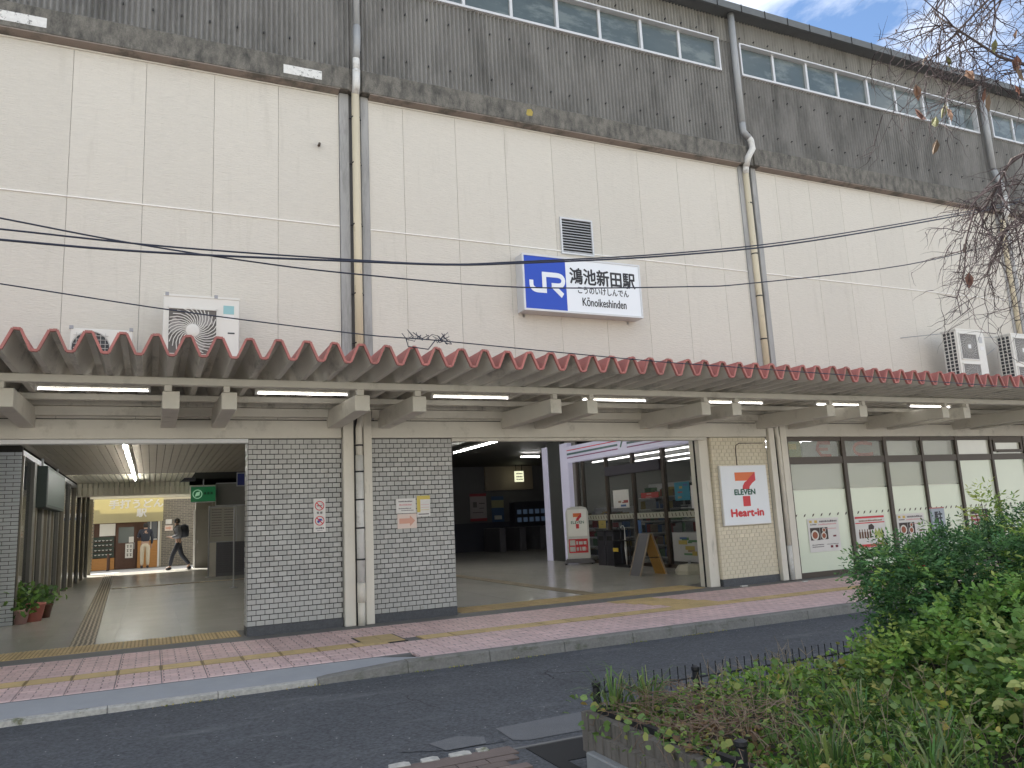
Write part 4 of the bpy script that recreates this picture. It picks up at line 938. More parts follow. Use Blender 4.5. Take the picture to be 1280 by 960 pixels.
def leafmesh(name, C_, N_, size, tintarr, aspect=.55, bend=.18, parent=None, mat=None, tipdir=None):
    """many folded leaves as one mesh; C_ centres, N_ leaf directions, size lengths"""
    n = len(C_); d = N_/np.linalg.norm(N_, axis=1, keepdims=True)
    rv = rng.normal(size=(n, 3)); s = np.cross(d, rv); s /= np.linalg.norm(s, axis=1, keepdims=True)+1e-9; up = np.cross(s, d)
    up *= np.sign(up[:, 2:3]+1e-6); s = np.cross(d, up)
    L_ = size[:, None]; W = L_*aspect/2
    v0 = C_; v1 = C_+d*L_*.32+s*W+up*L_*bend*.4; v2 = C_+d*L_*.72+s*W*.75+up*L_*bend*.2; v3 = C_+d*L_-up*L_*bend; v4 = C_+d*L_*.72-s*W*.75+up*L_*bend*.2; v5 = C_+d*L_*.32-s*W+up*L_*bend*.4; vm = C_+d*L_*.5
    V = np.stack([v0, v1, v2, v3, v4, v5, vm], 1).reshape(-1, 3)
    base = (np.arange(n)*7)[:, None]
    F = np.concatenate([base+np.array(q)[None] for q in ((0, 1, 2, 6), (6, 2, 3, 4), (0, 6, 4, 5))], 1).reshape(-1, 4)
    me = bpy.data.meshes.new(name); me.vertices.add(len(V)); me.vertices.foreach_set('co', V.astype(np.float32).ravel())
    me.loops.add(F.size); me.loops.foreach_set('vertex_index', F.astype(np.int32).ravel())
    me.polygons.add(len(F)); me.polygons.foreach_set('loop_start', (np.arange(len(F))*4).astype(np.int32)); me.polygons.foreach_set('loop_total', np.full(len(F), 4, np.int32))
    me.update(calc_edges=True)
    at = me.attributes.new('tint', 'FLOAT_COLOR', 'POINT'); c = np.ones((n, 7, 4), np.float32); c[:, :, :3] = tintarr[:, None, :]; at.data.foreach_set('color', c.ravel())
    me.materials.append(mat or m_foil)
    o = bpy.data.objects.new(name, me); COL.objects.link(o)
    if parent: o.parent = parent
    return o
def tints(n, cols, w=None, jit=.2):
    cols = np.array(cols)*[2.9, 2.5, 2.0]; k = rng.choice(len(cols), n, p=w); c = cols[k]*(1+rng.uniform(-jit, jit, (n, 1)))
    return np.clip(c*(1+rng.uniform(-.06, .06, (n, 3))), 0, 1)
def pot(label, x, y, r, col, nl):
    t = E('flower_pot', label, 'potted plant', (x, y, GZ))
    MB().lathe([(r*.7, 0), (r, r*1.5), (r*1.06, r*1.5), (r*1.06, r*1.7), (r*.95, r*1.7), (r*.9, r*1.4)], (0, 0, 0), 16, 'z', col).build('pot', None, t, smooth=True)
    C_ = rng.normal(size=(nl, 3))*[r*.9, r*.9, r*.7]+[0, 0, r*2.5]; leafmesh('foliage', C_, rng.normal(size=(nl, 3))+[0, 0, .5], rng.uniform(.08, .16, nl), tints(nl, [(.04, .10, .03), (.07, .14, .04), (.03, .07, .03)]), parent=t)
    q = MB()
    for k in range(8): a = k*.8; q.tube([(0, 0, r*1.3), (r*.4*math.cos(a), r*.4*math.sin(a), r*2.2)], .005, 4)
    q.build('stem', m_twig, t)
pot('red flower pot with leafy plant at the foot of the left glass partition', -1.95, 5.35, .19, flat('pot_red', (.48, .16, .13)), 80)
pot('pale pink pot with leafy plant left of the red pot', -2.12, 5.05, .15, flat('pot_pink', (.60, .38, .35)), 110)
pot('dark brown pot behind the red pot at the left partition', -1.85, 5.95, .15, flat('pot_brown', (.13, .05, .03)), 90)
# right side of the left passage
t = E('ticket_gate_block', 'low dark brick block beside the notice board in the left passage', 'brick block', (1.94, 16, GZ))
MB().box(0, 1.02, 0, .6, 0, 1.10).build('core', m_halld, t); MB().box(-.2, 0, .1, .5, 0, 1.1).build('end_post', m_paint, t)
bk2 = MB().box(.004, .2, -.012, 0, .004, .066).mesh('brick', flat('dark_block_brick', (.10, .10, .11), .4))
for r in range(14):
    for k in range(5): inst('brick', bk2, t, (.0+.2*k+(.0 if r % 2 else 0), 0, .1+.07*r))
def board(label, x0, x1, y, z0, z1, mat, nlines=0, cat='notice board', name='notice_board', legs=False):
    t = E(name, label, cat, (x0, y, z0)); wd, h = x1-x0, z1-z0
    MB().box(0, wd, 0, .04, 0, h).build('panel', mat, t); MB().box(-.02, 0, -.01, .05, 0, h).box(wd, wd+.02, -.01, .05, 0, h).box(-.02, wd+.02, -.01, .05, h, h+.03).box(-.02, wd+.02, -.01, .05, -.03, 0).build('frame', m_steel, t)
    if nlines:
        q = MB()
        for k in range(nlines): lines(q, .06, wd*.45, h*(.92-.85*k/nlines), .03, seed=k); lines(q, wd*.55, wd-.06, h*(.92-.85*k/nlines), .03, seed=k+50)
        stuff(q.build('print', m_ink, t))
    return t
board('cream timetable board with rows of print beside the passage exit', 1.74, 2.56, 16.2, 1.08, 2.2, flat('board_cream', (.40, .38, .32)), 11)
board('plain grey framed panel hanging high on the right of the passage', 1.94, 2.90, 16.4, 2.28, 3.0, m_hall, cat='panel', name='framed_board')
board('narrow blue framed poster above the grey panel in the passage', 2.3, 2.5, 13.0, 2.75, 3.1, flat('deep_blue', (.02, .03, .16)), cat='poster', name='framed_poster')
t = E('queue_pole', 'steel pole standing right of the timetable board', 'pole', (1.95, 10, GZ)); MB().tube([(0, 0, 0), (0, 0, 2.05)], .018, 8).lathe([(.09, 0), (.09, .02), (.02, .03)], (0, 0, 0), 14).build('pole', m_steel, t)
t = E('queue_pole', 'steel pole standing left of the timetable board', 'pole', (1.7, 15.9, GZ)); MB().tube([(0, 0, 0), (0, 0, 2.3)], .025, 8).lathe([(.1, 0), (.1, .02), (.03, .03)], (0, 0, 0), 14).build('pole', m_steel, t)
t = E('green_sign', 'lit green hanging sign with round leaf emblem inside the left passage', 'hanging sign', (1.13, 15.95, 2.40))
MB().box(0, .76, 0, .12, 0, .49).build('box', m_green, t, bevel=.01)
q = MB(); n = 22
for k in range(n):
    a0, a1 = 2*math.pi*k/n, 2*math.pi*(k+1)/n; c = (.2, .25)
    q.face([(c[0]+r*math.cos(a), -.004, c[1]+r*math.sin(a)) for r, a in ((.15, a0), (.15, a1), (.125, a1), (.125, a0))])
q.face([(.12, -.004, .17), (.26, -.004, .21), (.28, -.004, .34), (.16, -.004, .30)]); q.build('emblem', m_gtext, t)
q = MB(); [q.box(.40+.10*k, .47+.10*k, -.004, 0, .23, .31) for k in range(3)]; q.build('print', flat('sign_dark_green', (.01, .05, .02)), t)
MB().box(.36, .40, .04, .08, .49, .75).build('hanger', m_steel, t); MB().box(-.01, .77, -.005, .125, -.02, 0).box(-.01, .77, -.005, .125, .49, .51).build('frame', m_steel, t)
t = E('ceiling_camera', 'dark camera and bracket under the passage ceiling beside the green sign', 'camera', (.85, 14.5, 2.98))
MB().prism([(-.1, 0), (.35, .02), (.35, .12), (.02, .12)], 'y', 0, .14).build('housing', m_black, t); MB().tube([(.2, .07, .1), (.2, .07, .2)], .02, 6).build('bracket', m_steel, t)
t = E('exit_door_leaf', 'grey metal door panel right of the far exit', 'door', (1.66, 23.9, GZ)); MB().box(0, .72, 0, .05, 0, 2.4).build('leaf', m_hall, t); MB().box(-.07, 0, -.02, .08, 0, 2.4).build('frame', m_white, t); MB().box(.08, .1, -.04, 0, 1.0, 1.12).build('handle', m_steel, t)
# objects of the dark hall seen through the middle opening
MB().box(12.2, 18, 20.9, 21.0, GZ, 1.2).build('dado', flat('navy_tile', (.05, .055, .08), .35), H)
MB().box(13.7, 16.1, 20.88, 21.0, 2.62, 3.7).build('upper_panel', flat('beige_panel', (.30, .25, .20)), H)
MB().box(4.5, 12.2, 20.9, 21.0, GZ, 1.2).build('dado', flat('navy_tile', (.05, .055, .08), .35), H)
q = notice('hall_poster', 'large pink bordered poster on the dark wall deep in the hall', 12.9, 1.28, .8, 1.22, flat('dim_paper', (.42, .38, .40)), y=20.87, cat='poster', parts=(('red_bar', 0, 1, .9, 1, flat('dim_red', (.35, .05, .07))), ('red_bar', 0, 1, 0, .1, flat('dim_red', (.35, .05, .07))), ('print', .18, .42, .5, .7, m_ink), ('print', .55, .9, .62, .66, m_ink), ('print', .55, .85, .45, .48, m_ink), ('print', .15, .8, .3, .33, m_ink)))
q = notice('hall_poster', 'blue and yellow advertisement beside the machines deep in the hall', 13.95, 1.2, .6, 1.15, flat('dim_blue', (.06, .12, .25)), y=20.87, cat='poster', parts=(('yellow_band', 0, 1, .55, .85, flat('dim_yellow', (.35, .34, .20))), ('print', .2, .8, .1, .25, m_paper)))
t = E('hanging_lit_sign', 'small pale lit sign hanging on two rods deep in the hall', 'hanging sign', (14.9, 20.2, 2.95))
MB().box(0, .42, 0, .1, 0, .48).build('box', flat('pale_lit', (.62, .62, .42), em=.5), t); MB().box(.05, .07, .04, .06, .48, .8).box(.35, .37, .04, .06, .48, .8).build('rod', m_wire, t)
q = MB()
for z in (.08, .2, .34): lines(q, .05, .36, z, .06, seed=int(z*100))
q.build('print', m_ink, t)
for k in range(4):
    t = E('ticket_gate', ('leftmost', 'second from left', 'third from left', 'rightmost')[k]+' dark ticket gate in the row deep in the hall', 'ticket gate', (13.3+.95*k, 18.6, GZ), group='ticket gates in the dark hall')
    MB().box(0, .28, 0, 1.8, 0, 1.0).build('body', flat('gate_grey', (.13, .13, .15), .3), t, bevel=.02); MB().box(.28, .3, .3, 1.4, .15, .9).build('panel', flat('gate_blue', (.05, .09, .16), .2), t)
    MB().prism([(.28, .5), (.62, .5), (.62, .72), (.28, .8)], 'y', .9, .92).build('flap', m_steel, t)
t = E('ticket_machine', 'dark blue ticket machine against the back wall of the hall', 'machine', (14.8, 20.2, GZ))
MB().box(0, 1.9, 0, .6, .8, 2.1).build('body', flat('machine_dark', (.05, .055, .07), .3), t, bevel=.01)
q = MB(); [q.box(.1+.3*a, .3+.3*a, -.01, 0, 1.2+.35*b, 1.4+.35*b) for a in range(6) for b in range(2)]; q.build('screen', flat('machine_screen', (.12, .18, .28), em=.05), t)
MB().box(0, 1.9, -.1, .6, 0, .8).build('base', m_black, t)
# portal column with two lilac lit edges
t = E('portal_column', 'dark square column with lilac lit edges at the far end of the storefront', 'column', (11.75, 9.5, GZ))
MB().box(0, .6, .45, 1.35, 0, 3.77).build('shaft', flat('column_dark', (.075, .08, .075), .35), t)
MB().box(-.03, .3, -.05, .45, 0, 3.65).build('edge_light', m_purple, t); MB().box(-.03, .3, 1.35, 1.7, 0, 3.65).build('edge_light', m_purple, t)
# ------------------------------------------------------------------ convenience store front, plane x = 11.9 facing -x
CS = E('convenience_store', 'glass fronted convenience store with striped fascia inside the station', 'shop', (0, 0, 0))
X0 = 11.9
MB().box(X0-.22, X0+.05, 1.0, 9.42, 2.97, 3.47).build('fascia', m_purple, CS, bevel=.01)
for (z0, z1, m) in ((3.33, 3.36, m_rd), (3.20, 3.26, m_teal), (3.10, 3.135, m_magenta)): MB().box(X0-.226, X0-.219, 1.0, 9.40, z0, z1, m).build('stripe', None, CS)
MB().box(X0-.235, X0-.22, 6.0, 6.45, 3.10, 3.45).build('logo_plate', m_purple, CS)
text('lettering', '7', 6.35, 6.12, 3.15, 3.41, X0-.236, m_gr, CS, bold=.05, face='-X')
for y, wd in ((9.2, .08), (8.85, .06), (7.5, .09), (6.12, .09), (4.72, .12), (3.3, .1), (1.6, .1)): MB().box(X0-.05, X0+.05, y-wd/2, y+wd/2, GZ, 2.97).build('mullion', m_brown, CS)
MB().box(X0-.10, X0+.06, 4.78, 7.45, 2.42, 2.68).build('door_header', flat('door_header_dark', (.04, .035, .05)), CS)
MB().box(X0-.05, X0+.05, 1, 9.2, GZ, .04).build('sill', m_brown, CS)
for y0, y1 in ((1.05, 3.25), (3.35, 4.66), (4.78, 6.07), (6.17, 7.45), (7.55, 8.82), (8.88, 9.16)):
    MB().box(X0-.003, X0+.003, y0, y1, .04, 2.42).build('pane', m_glass, CS)
    MB().box(X0-.003, X0+.003, y0, y1, 2.68 if 4.7 < y0 < 7 else 2.42, 2.97).build('pane', m_glass, CS)
    MB().box(X0-.012, X0-.004, y0, y1, 1.19, 1.34).build('film_band', flat('film_band', (.42, .42, .34)), CS)
    q = MB(); y = y0+.06
    while y < y1-.05: q.prism([(y, 1.22), (y+.03, 1.22), (y+.06, 1.31), (y+.03, 1.31)], 'x', X0-.014, X0-.012); y += .15
    stuff(q.build('film_mark', m_brown, CS))
MB().box(12.0, 18, .3, 11.2, 3.08, 3.12).build('ceiling', m_white, CS)
MB().box(17.9, 18, .3, 11.2, GZ, 3.1).build('wall', flat('store_wall', (.36, .36, .33)), CS); MB().box(12, 18, 11.1, 11.2, GZ, 3.1).build('wall', flat('store_wall', (.36, .36, .33)), CS)
MB().box(X0-.02, X0+.04, 9.2, 9.9, GZ, 3.77).build('wall', m_hall, CS)
m_lamp2 = M('store_tube', (1, .98, .95), .5, 0, em=3)
for k in range(3):
    t = E('tube_light', ('front', 'middle', 'rear')[k]+' bright tube light on the ceiling inside the convenience store', 'tube light', (13.0+1.5*k, 1.2, 3.02), group='tube lights inside the convenience store')
    MB().box(-.05, .05, 0, 9, .02, .05).build('housing', m_white, t); MB().tube([(0, .05, 0), (0, 8.9, 0)], .02, 6, m_lamp2).build('tube', None, t)
pcols = [flat('product_%s' % nme, tuple(.55*v+.03 for v in c), .4) for nme, c in (('red', (.55, .05, .04)), ('white', (.7, .7, .68)), ('blue', (.06, .18, .45)), ('yellow', (.62, .48, .08)), ('green', (.10, .30, .10)), ('tan', (.42, .27, .15)), ('dark', (.05, .05, .06)))]
def shelf(label, x, y0, y1, h, n):
    t = E('store_shelf', label, 'shelf', (x, y0, GZ)); ln = y1-y0
    MB().box(.38, .42, 0, ln, 0, h).build('back_panel', m_white, t)
    q = MB()
    for k in range(n): q.box(0, .38, 0, ln, .12+(h-.2)*k/n, .15+(h-.2)*k/n)
    q.build('shelf_board', m_white, t); r = random.Random(label)
    ms = {i: MB() for i in range(7)}
    for k in range(n):
        z = .151+(h-.2)*k/n; y = .02
        while y < ln-.1:
            wd = r.uniform(.05, .13); hh = r.uniform(.10, (h-.2)/n-.06); ci = r.randrange(7)
            for _ in range(r.randint(1, 4)):
                if y+wd > ln: break
                ms[ci].box(.03, .25, y, y+wd*.93, z, z+hh); y += wd
    for i, mm in ms.items():
        if mm.f: stuff(mm.build('product', pcols[i], t))
shelf('tall store shelf packed with goods behind the right glass pane', 12.7, 2.4, 5.2, 2.3, 6)
shelf('tall store shelf packed with goods behind the store door', 13.0, 5.6, 7.6, 2.2, 6)
shelf('low store shelf packed with goods behind the left glass panes', 12.6, 7.9, 10.2, 1.6, 5)
def xposter(label, y0, y1, z0, z1, mat, seed, marks):
    t = E('store_poster', label, 'poster', (X0-.018, y0, z0)); MB().box(-.004, 0, 0, y1-y0, 0, z1-z0).build('sheet', mat, t)
    r = random.Random(seed); 
    for i in range(marks):
        a = r.uniform(.05, .6)*(y1-y0); b = a+r.uniform(.15, .35)*(y1-y0); c = r.uniform(.05, .8)*(z1-z0); d = c+r.uniform(.05, .15)*(z1-z0)
        MB().box(-.005-.0006*i, -.004, a, b, c, d).build('print', r.choice(pcols), t)
xposter('large red and white food poster low on the right store pane', 3.5, 4.55, .12, .82, pcols[1], 3, 9)
xposter('pale paper notices on the glass left of the store door', 6.4, 7.2, 1.5, 2.0, m_paper, 4, 5)
xposter('small orange decorated paper garland on the store door glass', 5.0, 5.8, 1.72, 1.86, pcols[0], 5, 3)
xposter('teal advertisement high on the right store pane', 3.7, 4.3, 1.6, 2.05, flat('poster_teal', (.04, .22, .30)), 6, 4)
xposter('grey notice sheet on the right store pane beside the teal advertisement', 3.36, 3.66, 1.40, 1.95, m_paper, 8, 4)
xposter('blue and white notice low on the door glass', 5.9, 6.05, .6, 1.15, pcols[2], 9, 3)
xposter('yellow notice on the glass beside the standing sign', 7.7, 8.1, .95, 1.17, pcols[3], 10, 2)
# freestanding lit sign of the store
t = E('standing_sign', 'upright grey standing sign with number seven in front of the lilac column', 'standing sign', (11.42, 8.55, GZ), R_(-32))
MB().box(-.33, .33, -.1, .1, .16, 1.50).prism([(-.33, 1.50), (.33, 1.50), (.28, 1.62), (.15, 1.66), (-.15, 1.66), (-.28, 1.62)], 'y', -.1, .1).build('cabinet', flat('stand_grey', (.50, .50, .46), em=.03), t, bevel=.006)
MB().prism([(-.45, .04), (.45, .04), (.36, .16), (-.36, .16)], 'y', -.28, .28).build('base', flat('stand_base', (.16, .16, .17)), t)
for sx in (-.38, .38):
    for sy in (-.24, .24): MB().lathe([(.025, 0), (.03, .02), (.025, .04)], (sx, sy, 0), 8).build('caster', m_wire, t)
fc = MB().box(-.28, .28, -.106, -.1, .80, 1.58).build('face', flat('stand_white', (.66, .65, .60), em=.05), t)
f3b = lambda p, th: (-.28+p[0]*.56, -.107-th, 1.56-p[1]*.78); a, b = MB(), MB(); seven((a, b, None), f3b); a.build('numeral_top', m_or, fc); b.build('numeral_leg', m_rd, fc)
text('lettering', 'ELEVEN', -.18, .20, 1.16, 1.24, -.1115, m_gr, fc, bold=.03)
fc = MB().box(-.28, .28, -.106, -.1, .32, .72).build('face', m_rd, t)
MB().box(-.25, -.09, -.109, -.106, .54, .69).box(-.25, -.09, -.109, -.106, .36, .50).build('print', m_paper, fc)
q = MB(); lines(q, .0, .3, .0, .11, seed=71); lines(q, .0, .3, .18, .11, seed=72); q.v = [(x-.06, y-.103, z+.38) for x, y, z in q.v]; q.build('print', m_paper, fc)
# A-frame board, sandbag base, bins, umbrella rack
t = E('a_frame_board', 'folding A frame board with worn orange panel in the store entrance', 'A frame sign', (10.36, 3.5, GZ))
for s, m, nm in ((-1, m_halld, 'rear_panel'), (1, flat('orange_wood', (.50, .27, .06)), 'front_panel')):
    q = MB(); q.prism([(s*.33, 0), (s*.33+s*.03, 0), (s*.03, .92), (0, .92)], 'y', -.20, .20); q.build(nm, m, t)
    MB().prism([(s*.345, 0), (s*.375, 0), (s*.045, .93), (s*.015, .93)], 'y', -.23, -.20).prism([(s*.345, 0), (s*.375, 0), (s*.045, .93), (s*.015, .93)], 'y', .20, .23).build('rail', flat('frame_wood', (.33, .27, .20)), t)
MB().box(-.2, .2, -.215, -.205, .38, .395).build('stay', m_wire, t)
t = E('sign_base', 'cream faceted base block on the floor beside the door jamb', 'weight block', (11.05, 2.85, GZ))
MB().lathe([(.33, 0), (.34, .08), (.25, .2), (.08, .22)], (0, 0, 0), 8, 'z', flat('block_cream', (.50, .47, .36))).build('block', None, t); MB().tube([(0, 0, .2), (0, 0, .3)], .03, 8).build('socket', m_steel, t)
for k, lab in enumerate(('black waste bin right of the standing sign', 'black waste bin nearer the store door')):
    t = E('waste_bin', lab, 'bin', (11.45, 7.1+.5*k if k == 0 else 6.65, GZ), group='black waste bins by the store'); MB().box(0, .38, 0, .42, 0, .92).build('body', flat('bin_dark', (.035, .035, .045), .4), t, bevel=.01); MB().box(-.004, .0, .08, .34, .68, .80).build('opening', m_dark, t); MB().box(-.01, .39, -.01, .43, .92, .95).build('lid', m_wire, t)
t = E('umbrella_rack', 'black umbrella rack with hooked umbrellas and yellow tag by the store glass', 'umbrella rack', (11.3, 5.75, GZ))
MB().box(0, .35, 0, .7, .0, .05).box(0, .02, 0, .02, .05, .7).box(.33, .35, 0, .02, .05, .7).box(0, .02, .68, .7, .05, .7).box(.33, .35, .68, .7, .05, .7).box(0, .35, 0, .7, .68, .70).build('frame', m_wire, t)
MB().box(-.012, .0, .45, .7, .40, .50).build('tag', flat('tag_yellow', (.62, .45, .05)), t)
for k, (yy, hh) in enumerate(((.15, .95), (.35, 1.02), (.55, .98))):
    MB().tube([(.17, yy, .06), (.17, yy, .5), (.17, yy, hh-.12)], [.012, .035, .012], 7).tube([(.17, yy, hh-.14), (.17, yy, hh), (.14, yy+.02, hh+.06), (.10, yy+.04, hh+.05), (.09, yy+.05, hh)], .010, 6).build('umbrella', (m_black, m_white, m_navy)[k], t)
# ================================================================== BEYOND THE FAR EXIT
def XP(px): return (-2.24+(px-121)*.0322)*1.026
def ZP(py): return 3.06-(py-625)*.0354
SY = 28.0
t = E('far_brick_building', 'low tan brick building row across the street beyond the exit', 'building')
MB().box(-9, XP(76), SY, SY+.3, GZ, 3.12).box(XP(110), XP(119), SY, SY+.3, GZ, 3.12).box(XP(76), XP(110), SY, SY+.3, 2.3, 3.12).box(XP(201), 6, SY, SY+.3, GZ, 3.12).box(-9, 6, SY+.3, SY+3, GZ, 3.0).build('wall', m_mortp, t)
fb2 = MB().box(.004, .236, -.015, 0, .004, .076).mesh('brick', M('tan_brick', (.36, .26, .16), .8, .1, 3, rnd=.2))
fb3 = MB().box(.004, .236, -.015, 0, .004, .076).mesh('brick', M('grey_street_brick', (.20, .185, .16), .7, .1, 3, rnd=.15))
nb = 0; rb = MB()
for r in range(38):
    for (xa, xb, me) in ((-5.2, XP(76), fb2), (XP(76), XP(110), fb2), (XP(110)+.02, XP(119), fb2), (XP(201)+.05, 2.2, fb3)):
        z = GZ+.08*r
        if xa == XP(76) and z < 2.3: continue
        x = xa
        if r % 2: rb.box(x+.004, x+.116, SY-.015, SY, z+.004, z+.076); x += .12
        while x < xb-.24:
            if nb < 290 and x > -3.9: inst('brick', me, t, (x, SY, z)); nb += 1
            else: rb.box(x+.004, x+.236, SY-.015, SY, z+.004, z+.076)
            x += .24
        if xb-x > .03: rb.box(x+.004, xb-.002, SY-.015, SY, z+.004, z+.076)
stuff(rb.build('brick', fb3.materials[0], t))
t = E('roller_shutter', 'closed tan roller shutter left of the noodle shop', 'shutter', (XP(77), SY-.02, GZ)); wd = XP(110)-XP(77)
for k in range(28): MB().prism([(-.0, .08*k), (-.025, .08*k+.02), (-.025, .08*k+.06), (0, .08*k+.078)], 'x', 0, wd).build('slat', m_shut, t)
MB().box(-.03, 0, -.04, .02, 0, 2.3).box(wd, wd+.03, -.04, .02, 0, 2.3).build('guide', m_brown, t)
t = E('rolled_awning', 'rolled white and blue awning above the tan shutter', 'awning', (XP(77), SY-.35, 2.30))
MB().tube([(-.1, 0, .1), (wd+.1, 0, .1)], .09, 10, m_white).build('roll', None, t); MB().box(-.1, wd+.1, -.02, .02, -.1, .06).build('valance', flat('awning_blue', (.06, .10, .30)), t); MB().box(wd+.05, wd+.09, 0, .35, .05, .12).box(-.05, -.01, 0, .35, .05, .12).build('arm', m_white, t)
t = E('noodle_shop', 'small noodle shop with yellow awning, plastic food display and dark door', 'shop', (0, 0, 0))
MB().box(XP(118), XP(201), SY+.06, SY+.3, GZ, 3.02).build('wall', m_woodd, t)
aw = MB().prism([(SY-.5, 2.0), (SY-.52, 2.0), (SY-.45, 3.1), (SY-.43, 3.1)], 'x', XP(119), XP(204)).build('awning', m_awn, t)
text('lettering', '手打うどん', XP(137), XP(203.5), ZP(637), ZP(626.5), SY-.515, m_awnt, t, bold=.05)
text('lettering', '駅', XP(171), XP(183), ZP(648.5), ZP(638.5), SY-.53, m_awnt, t, bold=.05)
MB().box(XP(118), XP(145), SY, SY+.06, 2.0-.02, 2.05).build('frame', m_woodd, t)
sc = MB().box(XP(119), XP(144), SY-.02, SY+.02, .5, 1.40).build('display_case', flat('case_dark', (.06, .08, .07), .15), t)
q = MB()
for r, z in enumerate((1.22, 1.02, .80, .60)):
    for k in range(5):
        q.lathe([(.02, 0), (.055, .035), (.05, .04)], (XP(122+4.5*k), SY-.05, z), 8)
q.build('dishes', m_white, sc)
MB().box(XP(119), XP(144), SY-.09, SY-.02, .97, .985).box(XP(119), XP(144), SY-.09, SY-.02, .75, .765).box(XP(119), XP(144), SY-.09, SY-.02, 1.17, 1.185).build('shelf', m_woodd, sc)
MB().box(XP(126), XP(145), SY-.03, SY-.01, 1.44, 1.98).build('menu_sheet', m_paper, t)
MB().box(XP(118), XP(137), SY-.03, SY+.06, GZ, .46).build('wood_panel', m_wood, t); MB().box(XP(140), XP(145), SY-.03, SY+.06, GZ, .46).build('wood_panel', m_wood, t)
d = MB().box(XP(146), XP(171), SY-.02, SY+.04, GZ, 1.95).build('door', m_woodd, t); MB().box(XP(149), XP(168), SY-.025, SY-.02, 1.1, 1.8).build('pane', flat('door_glass', (.10, .12, .12), .1), d)
MB().box(XP(168), XP(169), SY-.05, SY-.02, .8, 1.1).build('handle', m_steel, d)
MB().box(XP(184), XP(197), SY-.02, SY+.03, 1.2, 2.0).build('window', flat('shop_window_glass', (.05, .06, .08), .1), t); MB().box(XP(188), XP(189.5), SY-.03, SY, 1.2, 2.0).box(XP(184), XP(197), SY-.03, SY, 1.17, 1.22).build('window_frame', m_alum, t)
MB().box(XP(173), XP(200), SY-.03, SY+.06, GZ, 1.15).build('wood_panel', m_wood, t)
MB().box(XP(198), XP(200.5), SY-.06, SY+.06, GZ, 2.0).build('corner_post', m_white, t)
vb = notice('vertical_board', 'white vertical board with black brush marks beside the shop door', XP(158), .42, .31, .64, m_paper, y=SY-.06, cat='signboard')
q = MB()
for r in range(3):
    for c in range(2): x, z = .05+.13*c, .07+.19*r; q.box(x, x+.09, -.006, -.004, z+.10, z+.12).box(x+.035, x+.055, -.006, -.004, z, z+.13).box(x+.01, x+.085, -.0065, -.004, z+.03, z+.05)
q.build('brush_marks', m_black, vb)
notice('paper_notice', 'small square notice on the noodle shop door', XP(162), 1.1, .2, .26, m_paper, y=SY-.04)
notice('paper_notice', 'yellow and white notice on the wall between shutter and noodle shop', XP(108), 1.1, .28, .42, m_paper, y=SY-.03, parts=(('yellow_print', .3, 1, 0, .55, m_pyel),))
notice('paper_notice', 'white notice high on the grey brick wall behind the walking man', XP(207.5), 1.85, .26, .22, m_paper, y=SY-.03)
t = notice('paper_notice', 'orange arrow notice on the grey wall behind the walking man', XP(206.5), 1.55, .34, .24, m_ppink, y=SY-.03); MB().prism([(.05, .08), (.05, .16), (.2, .16), (.2, .2), (.3, .12), (.2, .04), (.2, .08)], 'y', -.006, -.004).build('arrow', m_arrow, t)
t = E('white_bollard', 'white post on the pavement left of the noodle shop', 'bollard', (XP(111.5), SY-.4, GZ)); MB().tube([(0, 0, 0), (0, 0, .7)], .045, 10).build('post', m_white, t); MB().tube([(0, 0, .7), (0, 0, .78)], .05, 10).build('cap', m_brown, t)
t = E('dark_bollard', 'dark post in front of the noodle shop display', 'bollard', (XP(139), SY-1.2, GZ)); MB().tube([(0, 0, 0), (0, 0, .72)], .05, 10).build('post', m_woodd, t); MB().lathe([(.07, 0), (.07, .03), (.055, .04)], (0, 0, 0), 10).build('foot', m_wire, t)
